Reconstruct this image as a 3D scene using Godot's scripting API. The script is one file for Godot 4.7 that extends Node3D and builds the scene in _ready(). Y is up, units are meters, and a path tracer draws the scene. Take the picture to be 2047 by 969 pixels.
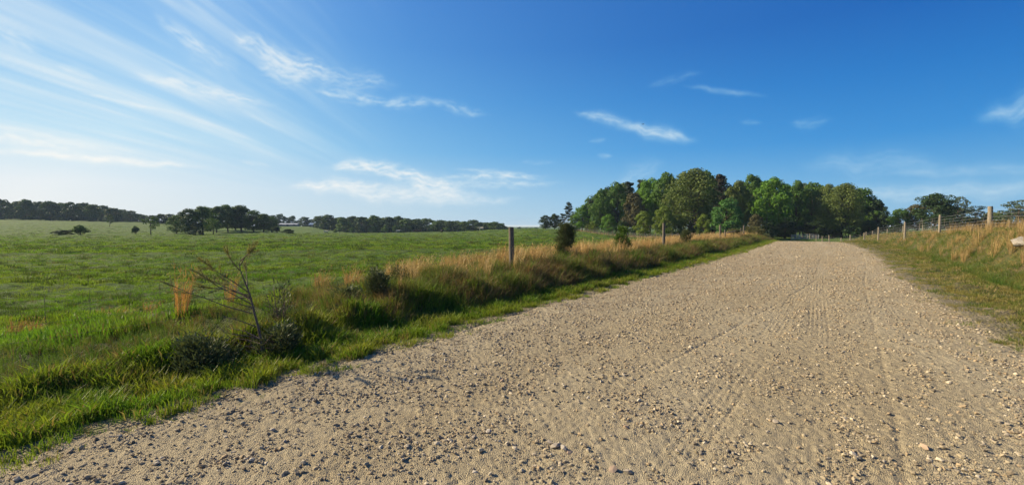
extends Node3D
# A gravel farm road beside rolling pasture, late afternoon. x right, y up, the camera looks towards -z.
# d is metres ahead of the camera; s, t are metres across and along the road.

const EYE := 1.6
const EXPOSURE := 1.9
const RX := 0.5446   # the road runs along (RX, RD) in (x, d)
const RD := 0.8387

var rng := RandomNumberGenerator.new()
var noise := FastNoiseLite.new()
var noise2 := FastNoiseLite.new()
var M := {}
var taken := {}

# ---------------------------------------------------------------- terrain
const ROWS := [6.0, 12.0, 20.0, 35.0, 60.0, 90.0, 130.0, 180.0, 240.0, 320.0, 420.0, 600.0, 1000.0, 3000.0]
# bearing (tangent of the angle right of straight ahead), then the ground's height at each of those distances
var COLS := [
	[-1.58, -.35, -.6, -1.0, -1.4, -1.6, -1.5, -1.2, -.2, 2.4, 6.0, 8.5, 9.0, 8.0, -4.0],
	[-1.137, -.35, -.6, -1.0, -1.4, -1.6, -1.6, -1.5, -.6, 1.9, 5.6, 8.0, 8.0, 4.0, -5.0],
	[-.97, -.35, -.6, -1.0, -1.4, -1.6, -1.6, -1.5, -.7, 1.3, 4.6, 6.0, 6.0, 2.0, -5.0],
	[-.859, -.35, -.6, -1.0, -1.4, -1.6, -1.7, -1.6, -1.0, .6, 3.6, 5.0, 4.0, 0.0, -6.0],
	[-.782, -.35, -.6, -1.0, -1.35, -1.5, -1.6, -1.6, -1.4, 0.0, 2.6, 4.0, 3.0, -1.0, -6.0],
	[-.693, -.35, -.6, -.95, -1.3, -1.45, -1.55, -1.6, -1.9, -1.0, 1.0, 2.0, 1.0, -2.0, -7.0],
	[-.582, -.35, -.58, -.9, -1.2, -1.3, -1.4, -1.35, -1.9, -.7, 0.0, .4, 0.0, -3.0, -8.0],
	[-.471, -.35, -.55, -.8, -1.1, -1.25, -1.3, -1.25, -1.75, -2.6, -1.0, .45, 0.0, -3.0, -8.0],
	[-.338, -.3, -.5, -.7, -1.0, -1.2, -1.3, -1.35, -1.75, -2.7, -4.0, -3.0, -2.0, -4.0, -8.0],
	[-.160, -.3, -.45, -.6, -.9, -1.15, -1.25, -1.35, -1.75, -2.1, -4.0, -4.2, -4.0, -5.0, -9.0],
	[-.026, -.25, -.4, -.55, -.8, -1.1, -1.15, -.8, -.25, -1.4, -3.2, -4.0, -4.0, -5.0, -9.0],
	[.041, -.2, -.35, -.5, -.75, -1.0, -.85, 0.0, .15, -1.2, -3.0, -4.0, -4.0, -5.0, -9.0],
	[.141, -.2, -.3, -.45, -.7, -1.1, -1.15, -.85, -.55, -1.5, -3.0, -4.0, -5.0, -6.0, -10.0],
	[.263, -.1, -.2, -.35, -.6, -1.2, -1.5, -1.65, -1.5, -2.0, -3.0, -4.0, -5.0, -6.0, -10.0],
	[.418, 0.0, -.1, -.2, -.4, -.85, -1.35, -1.9, -2.1, -2.5, -3.0, -4.0, -5.0, -6.0, -10.0],
	[.596, 0.0, 0.0, 0.0, 0.0, -.4, -1.4, -2.3, -2.6, -3.0, -3.0, -4.0, -5.0, -6.0, -10.0],
	[.752, .6, .5, .4, .3, -.05, -1.2, -1.8, -2.2, -2.6, -3.0, -4.0, -5.0, -6.0, -10.0],
	[.918, 1.0, 1.0, 1.05, .85, .5, .35, 0.0, -.6, -1.5, -2.5, -3.0, -4.0, -6.0, -10.0],
	[1.137, 1.3, 1.3, 1.3, 1.1, .9, .6, .3, -.3, -1.0, -2.0, -3.0, -4.0, -6.0, -10.0],
	[1.58, 1.35, 1.35, 1.4, 1.3, 1.0, .8, .4, 0.0, -1.0, -2.0, -3.0, -4.0, -6.0, -10.0],
]
var col_az := PackedFloat32Array()
var row_ln := PackedFloat32Array()

func cr(a: float, b: float, c: float, d: float, f: float) -> float:
	return b + 0.5 * f * (c - a + f * (2.0 * a - 5.0 * b + 4.0 * c - d + f * (3.0 * (b - c) + d - a)))

func col_height(c: int, k: int, f: float) -> float:
	var r: Array = COLS[c]
	var n := ROWS.size() - 1
	return cr(r[1 + maxi(k - 1, 0)], r[1 + k], r[1 + mini(k + 1, n)], r[1 + mini(k + 2, n)], f)

func land(x: float, d: float) -> float:
	var dist := maxf(maxf(d, 0.62 * sqrt(x * x + d * d)), 6.0)
	var az := clampf(atan2(x, d), col_az[0], col_az[col_az.size() - 1] - 0.0001)
	if d < 0.0:
		az = col_az[0] if x < 0.0 else col_az[col_az.size() - 1] - 0.0001
	var ln := log(minf(dist, 2990.0))
	var k := 0
	while k < row_ln.size() - 2 and ln >= row_ln[k + 1]:
		k += 1
	var f := (ln - row_ln[k]) / (row_ln[k + 1] - row_ln[k])
	var c := 0
	while c < col_az.size() - 2 and az >= col_az[c + 1]:
		c += 1
	var g := (az - col_az[c]) / (col_az[c + 1] - col_az[c])
	g = g * g * (3.0 - 2.0 * g)
	return lerpf(col_height(c, k, f), col_height(c + 1, k, f), g)

func ramp(pts: Array, t: float) -> float:
	if t <= pts[0][0]:
		return pts[0][1]
	for i in range(1, pts.size()):
		if t < pts[i][0]:
			var f: float = (t - pts[i - 1][0]) / (pts[i][0] - pts[i - 1][0])
			return lerpf(pts[i - 1][1], pts[i][1], f)
	return pts[pts.size() - 1][1]

const RL := [[-8.0, -4.6], [2.0, -4.47], [8.0, -4.28], [11.0, -4.05], [19.0, -3.5], [30.0, -2.95], [44.0, -2.45], [60.0, -2.2], [110.0, -2.0]]
const RR := [[-8.0, 2.3], [10.0, 2.36], [18.0, 2.5], [28.0, 3.1], [37.0, 3.5], [47.0, 3.3], [60.0, 2.6], [110.0, 2.2]]
const FL := [[-12.0, -7.6], [1.6, -7.0], [10.0, -6.54], [23.4, -5.98], [37.4, -5.35], [50.3, -5.05], [70.0, -4.8], [110.0, -4.8]]

func road_left(t: float) -> float:
	return ramp(RL, t)

func road_right(t: float) -> float:
	return ramp(RR, t)

func fence_left(t: float) -> float:
	return ramp(FL, t)

func road_level(t: float) -> float:
	# level, then falling gently past the brow of the road
	return -0.0375 * maxf(0.0, t - 50.0) * smoothstep(46.0, 66.0, t) if t > 46.0 else 0.0

func to_xd(s: float, t: float) -> Vector2:
	return Vector2(s * RD + t * RX, -s * RX + t * RD)

func sstep(a: float, b: float, x: float) -> float:
	var f := clampf((x - a) / (b - a), 0.0, 1.0)
	return f * f * (3.0 - 2.0 * f)

func ground(x: float, d: float) -> float:
	var s := x * RD - d * RX
	var t := x * RX + d * RD
	var far := land(x, d)
	var h := far
	var near_w := 1.0 - sstep(95.0, 125.0, t)
	var rl := road_left(t)
	var rr := road_right(t)
	if near_w > 0.0 and s > -18.0 and s < 14.0:
		var lv := road_level(t)
		var n := far
		if s < rl:
			var fl := fence_left(t)
			var face := fl + 1.25 + 0.14 * noise.get_noise_2d(t * 2.1, 3.0)
			var bank := 0.31 * (0.75 + 0.5 * noise.get_noise_2d(t * 1.3, 9.0)) * sstep(-2.0, 5.0, t) + 0.03
			var prof := lv + 0.015 - 0.06 * sstep(rl - 0.15, rl - 0.7, s) + (bank + 0.05) * sstep(face + 0.22, face - 0.3, s)
			n = lerpf(prof, far, sstep(fl - 0.3, fl - 6.0, s))
		elif s > rr:
			var lip := rr + 1.75
			var prof2 := lv + 0.02 + 0.05 * sstep(rr, lip, s) - 0.33 * sstep(lip, lip + 0.55, s)
			n = lerpf(prof2, far + 0.02, sstep(lip + 0.75, 7.4, s))
		else:
			n = lv
		h = lerpf(far, n, near_w)
	var out := clampf(maxf(rl - s, s - rr), 0.0, 1.0) if t < 120.0 else 1.0
	var r := sqrt(x * x + d * d)
	var amp := out * clampf(r / 14.0, 0.35, 1.0)
	h += amp * (0.06 * noise.get_noise_2d(x * 1.6, d * 1.6) + 0.10 * noise.get_noise_2d(x * 0.5 + 40.0, d * 0.5))
	if s < -8.0 or r > 60.0:
		h += 0.07 * noise.get_noise_2d(x * 0.16, d * 0.16 + 70.0) * clampf(r / 40.0, 0.0, 2.0)
	return h

func spot(px: float, d: float, sink := 0.0) -> Vector3:
	var x := (px - 1023.5) / 900.0 * d
	return Vector3(x, ground(x, d) - sink, -d)

func spot_st(s: float, t: float, sink := 0.0) -> Vector3:
	var p := to_xd(s, t)
	return Vector3(p.x, ground(p.x, p.y) - sink, -p.y)

# ---------------------------------------------------------------- helpers
func numbered(called: String) -> String:
	if not taken.has(called):
		taken[called] = 0
		return called
	taken[called] += 1
	return "%s_%03d" % [called, taken[called]]

func tag(o: Node, label := "", category := "", group := "", kind := "") -> Node:
	if label:
		o.set_meta("label", label)
	if category:
		o.set_meta("category", category)
	if group:
		o.set_meta("group", group)
	if kind:
		o.set_meta("kind", kind)
	return o

func thing(called: String, label: String, category: String, at := Vector3.ZERO, turn := 0.0, group := "") -> Node3D:
	var o := Node3D.new()
	o.name = numbered(called)
	add_child(o)
	o.position = at
	o.rotation.y = turn
	tag(o, label, category, group)
	return o

func part(called: String, mesh: Mesh, mat: Material, parent: Node) -> MeshInstance3D:
	var o := MeshInstance3D.new()
	o.mesh = mesh
	if mat:
		o.material_override = mat
	if parent == self:
		o.name = numbered(called)
	else:
		o.name = called
	parent.add_child(o, true)
	return o

func lin(r: float, g: float, b: float) -> Color:
	return Color(r, g, b).linear_to_srgb()

func mat(r: float, g: float, b: float, rough := 0.85) -> StandardMaterial3D:
	var m := StandardMaterial3D.new()
	m.albedo_color = lin(r, g, b)
	m.roughness = rough
	m.metallic_specular = 0.3
	return m

func leaf_mat(r: float, g: float, b: float, through := 0.55) -> StandardMaterial3D:
	var m := mat(r, g, b, 0.6)
	m.vertex_color_use_as_albedo = true
	m.cull_mode = BaseMaterial3D.CULL_DISABLED
	m.backlight_enabled = true
	m.backlight = Color(through * 0.95, through, through * 0.6).linear_to_srgb()
	return m

func noise_tex(size: int, freq: float, octaves: int, lo: Color, hi: Color, seed_: int, kind := FastNoiseLite.TYPE_SIMPLEX_SMOOTH) -> NoiseTexture2D:
	var n := FastNoiseLite.new()
	n.seed = seed_
	n.noise_type = kind
	n.frequency = freq
	n.fractal_octaves = octaves
	var t := NoiseTexture2D.new()
	t.width = size
	t.height = size
	t.seamless = true
	t.noise = n
	var g := Gradient.new()
	g.set_color(0, lo)
	g.set_color(1, hi)
	t.color_ramp = g
	return t

class Mb:
	# collects triangles of one mesh
	var v := PackedVector3Array()
	var n := PackedVector3Array()
	var c := PackedColorArray()
	var uv := PackedVector2Array()
	var i := PackedInt32Array()
	func mesh() -> ArrayMesh:
		var a := []
		a.resize(Mesh.ARRAY_MAX)
		a[Mesh.ARRAY_VERTEX] = v
		if n.size():
			a[Mesh.ARRAY_NORMAL] = n
		if c.size():
			a[Mesh.ARRAY_COLOR] = c
		if uv.size():
			a[Mesh.ARRAY_TEX_UV] = uv
		if i.size():
			a[Mesh.ARRAY_INDEX] = i
		var m := ArrayMesh.new()
		m.add_surface_from_arrays(Mesh.PRIMITIVE_TRIANGLES, a)
		return m
	func tri(a: Vector3, b: Vector3, d: Vector3, col: Color) -> void:
		v.append(a); v.append(b); v.append(d)
		c.append(col); c.append(col); c.append(col)
	func box(lo: Vector3, hi: Vector3) -> void:
		var q := [Vector3(lo.x, lo.y, lo.z), Vector3(hi.x, lo.y, lo.z), Vector3(hi.x, hi.y, lo.z), Vector3(lo.x, hi.y, lo.z), Vector3(lo.x, lo.y, hi.z), Vector3(hi.x, lo.y, hi.z), Vector3(hi.x, hi.y, hi.z), Vector3(lo.x, hi.y, hi.z)]
		for f in [[0, 1, 2, 3], [5, 4, 7, 6], [4, 0, 3, 7], [1, 5, 6, 2], [3, 2, 6, 7], [4, 5, 1, 0]]:
			for k in [0, 2, 1, 0, 3, 2]:
				v.append(q[f[k]])
	func tube(pts: Array, radii: Array, sides := 6, cap := true) -> void:
		# smooth tapered tube
		var start := v.size()
		var side := Vector3.RIGHT
		for k in pts.size():
			var dir: Vector3 = (pts[mini(k + 1, pts.size() - 1)] - pts[maxi(k - 1, 0)]).normalized()
			if absf(dir.dot(side)) > 0.95:
				side = Vector3.FORWARD
			var a := (side - dir * dir.dot(side)).normalized()
			var b := dir.cross(a)
			side = a
			for q in sides:
				var w := TAU * q / sides
				var out := a * cos(w) + b * sin(w)
				v.append(pts[k] + out * radii[k])
				n.append(out)
				uv.append(Vector2(float(q) / sides, 0.0))
		for k in pts.size() - 1:
			for q in sides:
				var a0 := start + k * sides + q
				var a1 := start + k * sides + (q + 1) % sides
				for idx in [a0, a0 + sides, a1, a1, a0 + sides, a1 + sides]:
					i.append(idx)
		if cap:
			for end in [0, pts.size() - 1]:
				var base := v.size()
				var dir2: Vector3 = ((pts[end] - pts[1 if end == 0 else end - 1]) as Vector3).normalized()
				for q in sides:
					v.append(v[start + end * sides + q])
					n.append(dir2)
					uv.append(Vector2.ZERO)
				for q in range(1, sides - 1):
					if end == 0:
						i.append(base); i.append(base + q); i.append(base + q + 1)
					else:
						i.append(base); i.append(base + q + 1); i.append(base + q)

func card(mb: Mb, p: Vector3, nrm: Vector3, size: float, aspect: float, col: Color) -> void:
	# one leaf spray: two triangles folded along the middle
	var a := nrm.cross(Vector3(rng.randf_range(-1, 1), rng.randf_range(-1, 1), rng.randf_range(-1, 1))).normalized()
	var b := nrm.cross(a)
	var e0 := p - a * size * 0.5
	var e1 := p + a * size * 0.5
	var w := b * size * 0.5 * aspect
	var fold := nrm * size * 0.12
	mb.tri(e0, e1, p + w + fold, col)
	mb.tri(e1, e0, p - w + fold, col)

func rnd_dir() -> Vector3:
	var z := rng.randf_range(-1, 1)
	var w := rng.randf() * TAU
	var r := sqrt(1.0 - z * z)
	return Vector3(r * cos(w), z, r * sin(w))

func tint(spread := 0.3) -> Color:
	var k := 1.0 + rng.randf_range(-spread, spread)
	var h := rng.randf_range(-0.12, 0.12)
	return Color(k * (1.0 + h), k, k * (1.0 - h))

class Scatter:
	var buf := PackedFloat32Array()
	var count := 0
	func add(o: Vector3, b: Basis, c: Color) -> void:
		buf.append_array(PackedFloat32Array([b.x.x, b.y.x, b.z.x, o.x, b.x.y, b.y.y, b.z.y, o.y, b.x.z, b.y.z, b.z.z, o.z, c.r, c.g, c.b, 1.0]))
		count += 1

func scatter(called: String, sc: Scatter, mesh: Mesh, m: Material, parent: Node) -> void:
	if sc.count == 0:
		return
	var mm := MultiMesh.new()
	mm.transform_format = MultiMesh.TRANSFORM_3D
	mm.use_colors = true
	mm.mesh = mesh
	mm.instance_count = sc.count
	mm.buffer = sc.buf
	var o := MultiMeshInstance3D.new()
	o.multimesh = mm
	o.material_override = m
	o.name = called
	parent.add_child(o, true)
	o.set_meta("kind", "stuff")

# ---------------------------------------------------------------- camera, sky, sun
func sky_image() -> ImageTexture:
	var w := 2880
	var h := 1440
	var cl := FastNoiseLite.new()
	cl.seed = 5
	cl.noise_type = FastNoiseLite.TYPE_SIMPLEX_SMOOTH
	cl.frequency = 1.0
	cl.fractal_octaves = 4
	var fine := FastNoiseLite.new()
	fine.seed = 9
	fine.noise_type = FastNoiseLite.TYPE_SIMPLEX_SMOOTH
	fine.frequency = 1.0
	fine.fractal_octaves = 5
	fine.fractal_gain = 0.58
	var im := Image.create(w, h, false, Image.FORMAT_RGBF)
	im.fill(Color(0.42, 0.46, 0.42))
	# clear air away from the sun and towards it, by height in degrees
	var away := [[0.0, Vector3(.60, .765, .87)], [4.0, Vector3(.46, .70, .875)], [9.0, Vector3(.25, .57, .84)], [15.0, Vector3(.165, .475, .78)], [21.0, Vector3(.12, .385, .71)], [30.0, Vector3(.11, .34, .66)], [90.0, Vector3(.11, .30, .58)]]
	var near := [[0.0, Vector3(.975, .97, .95)], [4.0, Vector3(.92, .95, .965)], [9.0, Vector3(.70, .865, .965)], [15.0, Vector3(.55, .77, .95)], [21.0, Vector3(.45, .69, .925)], [30.0, Vector3(.37, .60, .88)], [90.0, Vector3(.16, .38, .67)]]
	# wisps of cirrus: az, el of both ends, half width, strength, grain
	var wisps := [
		[-31.5, 19.6, -25.0, 16.9, 0.75, 0.5, 1.0], [-29.0, 17.2, -24.0, 15.9, 0.9, 0.42, 1.0], [-28.5, 18.6, -21.5, 16.9, 0.8, 0.55, 1.0], [-25.0, 16.9, -14.5, 16.6, 0.75, 0.34, 0.9],
		[-23.5, 15.3, -15.0, 14.6, 0.42, 0.45, 1.0], [-16.5, 14.4, -9.5, 14.9, 0.45, 0.42, 1.0], [-10.5, 14.9, -3.2, 13.5, 0.4, 0.34, 1.0],
		[-39.8, 14.4, -28.0, 13.2, 0.48, 0.5, 1.0], [-38.0, 19.6, -33.2, 17.2, 0.5, 0.4, 1.0], [-36.0, 18.6, -31.0, 15.6, 0.9, 0.25, 0.8],
		[-43.5, 11.85, -36.2, 11.2, 0.12, 0.42, 0.6], [-50.0, 6.2, -35.0, 6.15, 0.26, 0.9, 0.6], [-54.0, 7.6, -41.5, 6.95, 0.32, 0.7, 0.8], [-50.0, 8.4, -39.0, 7.0, 0.22, 0.35, 0.7],
		[-49.0, 15.8, -46.0, 15.0, 0.5, 0.4, 0.9], [-45.0, 13.9, -42.5, 13.4, 0.25, 0.35, 0.8], [-31.0, 7.0, -28.0, 6.5, 0.2, 0.3, 0.8],
		[-22.0, 6.75, -14.0, 7.35, 0.5, 0.85, 0.8], [-26.0, 4.45, -15.5, 4.9, 0.5, 0.85, 0.8], [-17.0, 6.5, -9.0, 5.7, 0.5, 0.8, 0.9], [-13.0, 5.3, -6.0, 4.6, 0.75, 0.8, 0.9], [-21.0, 3.9, -4.0, 3.6, 0.75, 0.7, 0.6],
		[-8.5, 6.1, 4.5, 6.1, 0.28, 0.62, 0.9], [-9.0, 5.0, 6.0, 5.4, 0.35, 0.45, 0.9], [-7.0, 7.0, 1.5, 6.5, 0.2, 0.4, 0.9], [-11.0, 2.9, 1.0, 3.3, 0.4, 0.4, 0.7],
		[8.2, 13.8, 16.0, 11.8, 0.42, 0.5, 0.55], [14.0, 11.9, 21.8, 9.9, 0.5, 0.66, 0.5], [21.0, 15.9, 29.0, 13.9, 0.2, 0.3, 0.6], [16.5, 16.3, 22.5, 17.2, 0.28, 0.17, 0.9],
		[26.5, 11.4, 28.8, 11.2, 0.16, 0.2, 0.8], [31.5, 10.6, 35.0, 10.7, 0.35, 0.22, 0.9], [46.0, 9.2, 54.0, 11.2, 0.8, 0.55, 0.6], [10.5, 8.55, 12.5, 8.5, 0.18, 0.25, 0.8], [9.5, 10.3, 11.8, 10.5, 0.16, 0.18, 0.8],
		[1.0, 7.9, 5.5, 7.8, 0.16, 0.2, 0.8], [13.0, 5.0, 18.5, 7.4, 0.8, 0.2, 0.7], [33.0, 6.6, 44.0, 5.6, 0.8, 0.22, 0.6], [34.0, 3.2, 52.0, 3.0, 0.55, 0.42, 0.5], [40.0, 5.0, 52.0, 4.6, 0.35, 0.25, 0.6],
	]
	var sun := towards_sun()
	var wx := sin(deg_to_rad(2.0))
	var wd := cos(deg_to_rad(2.0))
	for j in h / 2:
		var el := 90.0 - 180.0 * (j + 0.5) / h
		var ca := cos(deg_to_rad(el))
		var sa := sin(deg_to_rad(el))
		var a_c := Vector3.ZERO
		var n_c := Vector3.ZERO
		for q in range(1, away.size()):
			if el <= away[q][0]:
				var f: float = (el - away[q - 1][0]) / (away[q][0] - away[q - 1][0])
				a_c = (away[q - 1][1] as Vector3).lerp(away[q][1], f)
				n_c = (near[q - 1][1] as Vector3).lerp(near[q][1], f)
				break
		var live := []
		for wv in wisps:
			if el > minf(wv[1], wv[3]) - 4.0 * wv[4] and el < maxf(wv[1], wv[3]) + 4.0 * wv[4]:
				live.append(wv)
		for i in w:
			var az := 360.0 * i / w
			if az > 180.0:
				az -= 360.0
			var dx := sin(deg_to_rad(az)) * ca
			var dd := cos(deg_to_rad(az)) * ca
			var gam := rad_to_deg(acos(clampf(dx * sun.x + sa * sun.y - dd * sun.z, -1.0, 1.0)))
			var k := clampf(1.0 - (gam - 38.0) / 78.0, 0.0, 1.0)
			k = pow(k, 1.6)
			var c := a_c.lerp(n_c, k)
			var cover := 0.0
			# high thin cirrus drawn out along the wind, thicker towards the sun
			if el < 60.0:
				var px := dx / (sa + 0.06)
				var pd := dd / (sa + 0.06)
				var along := px * wx + pd * wd
				var across := px * wd - pd * wx
				var thick := sstep(-12.0, -36.0, az) * (1.0 - sstep(-110.0, -150.0, az)) * sstep(3.0, 9.0, el)
				if thick > 0.0:
					var st := cl.get_noise_2d(along * 0.16 + 3.0, across * 2.6) * 0.5 + 0.5
					var st3 := fine.get_noise_2d(along * 0.5 + 60.0, across * 5.5) * 0.5 + 0.5
					var st2 := cl.get_noise_2d(along * 0.7 + 30.0, across * 9.0) * 0.5 + 0.5
					cover = thick * (0.14 + 0.34 * sstep(0.25, 0.95, st) + 0.3 * sstep(0.4, 0.95, st3) * sstep(0.2, 0.7, st) + 0.14 * sstep(0.4, 0.95, st2))
			for wv in live:
				var ex: float = wv[2] - wv[0]
				var ey: float = wv[3] - wv[1]
				var len2 := ex * ex + ey * ey
				var f2: float = ((az - wv[0]) * ex + (el - wv[1]) * ey) / len2
				if f2 < -0.12 or f2 > 1.12:
					continue
				var length := sqrt(len2)
				var off: float = ((az - wv[0]) * ey - (el - wv[1]) * ex) / length
				off += 0.9 * wv[4] * cl.get_noise_2d(f2 * length * 0.28 + wv[0], wv[1] * 3.0)
				var gr := fine.get_noise_2d(f2 * length * 0.42 + wv[0] * 7.0, off * 2.3 + wv[1]) * 0.5 + 0.5
				var wid: float = wv[4] * (0.55 + 0.9 * sin(PI * clampf(f2, 0.02, 0.98)))
				var body := exp(-off * off / (wid * wid)) * sstep(-0.12, 0.2, f2) * (1.0 - sstep(0.72, 1.12, f2))
				var a: float = wv[5] * body * lerpf(1.0, 1.35 * sstep(0.15, 0.85, gr), wv[6])
				cover = 1.0 - (1.0 - cover) * (1.0 - clampf(a, 0.0, 0.92))
			var white := Vector3(.90, .935, .955).lerp(Vector3(.99, .985, .965), k)
			c = c.lerp(white, clampf(cover, 0.0, 0.95))
			im.set_pixel(i, j, Color(c.x, c.y, c.z).srgb_to_linear() / EXPOSURE)
	return ImageTexture.create_from_image(im)

func towards_sun() -> Vector3:
	var el := deg_to_rad(30.0)
	var az := deg_to_rad(-75.0)
	return Vector3(sin(az) * cos(el), sin(el), -cos(az) * cos(el))

func set_view_and_light() -> void:
	var cam := Camera3D.new()
	cam.name = "camera"
	add_child(cam)
	cam.position = Vector3(0, EYE, 0)
	cam.rotation.x = -atan(34.5 / 900.0)
	cam.fov = rad_to_deg(2.0 * atan(484.5 / 900.0))
	cam.near = 0.05
	cam.far = 6000.0
	cam.current = true
	var env := Environment.new()
	env.background_mode = Environment.BG_SKY
	var sky := Sky.new()
	var sm := PanoramaSkyMaterial.new()
	sm.panorama = sky_image()
	sky.sky_material = sm
	env.sky = sky
	env.tonemap_mode = Environment.TONE_MAPPER_LINEAR
	env.tonemap_exposure = EXPOSURE
	env.sdfgi_enabled = true
	env.ssao_enabled = true
	env.ssil_enabled = true
	env.fog_enabled = true
	env.fog_density = 0.00016
	env.fog_light_color = Color(0.78, 0.87, 0.97)
	var we := WorldEnvironment.new()
	we.name = "environment"
	we.environment = env
	add_child(we)
	var sun := DirectionalLight3D.new()
	sun.name = "sun"
	add_child(sun)
	sun.basis = Basis.looking_at(-towards_sun())
	sun.light_energy = 1.6
	sun.light_color = Color(1.0, 0.93, 0.79)
	sun.light_angular_distance = 0.5
	sun.shadow_enabled = true

# ---------------------------------------------------------------- ground and road
func ground_color(x: float, d: float) -> Color:
	var s := x * RD - d * RX
	var t := x * RX + d * RD
	var p := noise2.get_noise_2d(x * 0.09, d * 0.09)
	var q := noise2.get_noise_2d(x * 0.7 + 20.0, d * 0.7)
	var f := noise2.get_noise_2d(x * 3.1, d * 3.1)
	var c := Color(.078, .150, .018).lerp(Color(.135, .200, .030), clampf(0.5 + 0.8 * p + 0.3 * q, 0, 1))
	c = c.lerp(Color(.080, .075, .034), clampf(0.9 * (noise2.get_noise_2d(x * 0.23 + 9.0, d * 0.3) - 0.12) + 0.25 * f, 0, 0.65))
	if t < 110.0 and s > -11.0 and s < 12.0:
		var fl := fence_left(t)
		var rl := road_left(t)
		var rr := road_right(t)
		if s < rl:
			var soil := Color(.10, .085, .045).lerp(Color(.07, .09, .025), clampf(0.5 + q, 0, 1))
			c = c.lerp(soil, sstep(fl - 4.0, fl - 0.5, s) * (0.8 - 0.3 * sstep(fl + 1.0, rl, s)))
			c = c.lerp(Color(.39, .325, .21), sstep(rl - 0.55, rl - 0.05, s + 0.5 * f))
		elif s > rr:
			var soil2 := Color(.15, .12, .055).lerp(Color(.11, .13, .035), clampf(0.5 + q + 0.4 * f, 0, 1))
			c = c.lerp(soil2, 1.0 - sstep(8.0, 12.0, s))
			c = c.lerp(Color(.39, .325, .21), 1.0 - sstep(rr + 0.05, rr + 0.9, s + 0.6 * f))
		else:
			c = Color(.39, .325, .21)
	return c

func make_ground() -> void:
	var rad := PackedFloat32Array()
	var r := 0.4
	while r < 2900.0:
		rad.append(r)
		var step := 0.08
		if r > 10.0: step = 0.2
		if r > 35.0: step = 0.5
		if r > 110.0: step = 1.6
		if r > 260.0: step = 3.5
		if r > 420.0: step = r * 0.06
		r += step
	rad.append(2950.0)
	var ang := PackedFloat32Array()
	var a := -180.0
	while a < 180.0:
		ang.append(deg_to_rad(a))
		a += 0.22 if a > -58.0 and a < 58.0 else 2.0
	var na := ang.size()
	var nr := rad.size()
	var mb := Mb.new()
	mb.v.resize(nr * na)
	mb.c.resize(nr * na)
	mb.n.resize(nr * na)
	for k in nr:
		for q in na:
			var x := rad[k] * sin(ang[q])
			var d := rad[k] * cos(ang[q])
			var y := ground(x, d)
			var s := x * RD - d * RX
			var t := x * RX + d * RD
			if t < 104.0 and t > -8.0:
				var inside := minf(s - road_left(t), road_right(t) - s)
				if inside > -0.2:
					y -= 0.075 * sstep(0.0, 0.35, inside + 0.12 * noise.get_noise_2d(x * 2.4, d * 2.4))
			mb.v[k * na + q] = Vector3(x, y, -d)
			mb.c[k * na + q] = ground_color(x, d)
	for k in nr:
		for q in na:
			var e := mb.v[k * na + (q + 1) % na] - mb.v[k * na + (q + na - 1) % na]
			var o := mb.v[mini(k + 1, nr - 1) * na + q] - mb.v[maxi(k - 1, 0) * na + q]
			var nn := e.cross(o).normalized()
			mb.n[k * na + q] = nn if nn.y > 0.0 else -nn
	mb.i.resize((nr - 1) * na * 6)
	var w := 0
	for k in nr - 1:
		for q in na:
			var a0 := k * na + q
			var a1 := k * na + (q + 1) % na
			for idx in [a0, a0 + na, a1, a1, a0 + na, a1 + na]:
				mb.i[w] = idx
				w += 1
	var m := mat(1, 1, 1, 0.95)
	m.vertex_color_use_as_albedo = true
	m.uv1_triplanar = true
	m.uv1_world_triplanar = true
	m.uv1_scale = Vector3(0.4, 0.4, 0.4)
	m.albedo_texture = noise_tex(1024, 0.03, 5, Color(.62, .62, .60), Color(1, 1, 1), 3)
	m.heightmap_enabled = true
	m.heightmap_texture = noise_tex(1024, 0.05, 5, Color.BLACK, Color.WHITE, 4)
	m.heightmap_scale = 8.0
	var o2 := part("ground", mb.mesh(), m, self)
	tag(o2, "rolling green pasture and grassy verges around the gravel road", "ground", "", "structure")

# tyre tracks: across position at t = 0 and its drift per metre, half width, number of tread grooves, depth
const TRACKS := [[-0.9, 0.065, 0.15, 5, 0.011], [-0.09, 0.033, 0.15, 5, 0.011], [-2.04, 0.149, 0.03, 1, 0.018], [0.22, 0.081, 0.04, 1, 0.012], [0.95, 0.05, 0.12, 4, 0.006], [-1.7, 0.06, 0.12, 4, 0.006]]

func road_height(s: float, t: float, rl: float, rr: float) -> float:
	var h := road_level(t) + 0.02
	var inside := minf(s - rl, rr - s)
	h -= 0.085 * (1.0 - sstep(-0.45, 0.25, inside + 0.16 * noise.get_noise_2d(s * 2.7, t * 2.7)))
	h += 0.016 * noise.get_noise_2d(s * 0.55, t * 0.25)
	if t < 34.0:
		h += 0.005 * noise.get_noise_2d(s * 6.0, t * 6.0) + 0.007 * noise.get_noise_2d(s * 15.0 + 7.0, t * 15.0) + 0.0075 * noise.get_noise_2d(s * 29.0, t * 29.0)
		for tr in TRACKS:
			var off: float = s - tr[0] - tr[1] * t - 0.05 * sin(t * 0.31 + tr[0])
			if absf(off) < tr[2] * 1.5:
				var e := sstep(tr[2] * 1.25, tr[2] * 0.85, absf(off))
				var worn := sstep(-0.75, 0.35, noise.get_noise_2d(t * 0.3 + tr[0] * 9.0, 5.0))
				h -= tr[4] * e * worn * (0.2 + 0.8 * pow(0.5 + 0.5 * cos(TAU * off / (2.0 * tr[2]) * tr[3]), 2.0))
	return h

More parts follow.
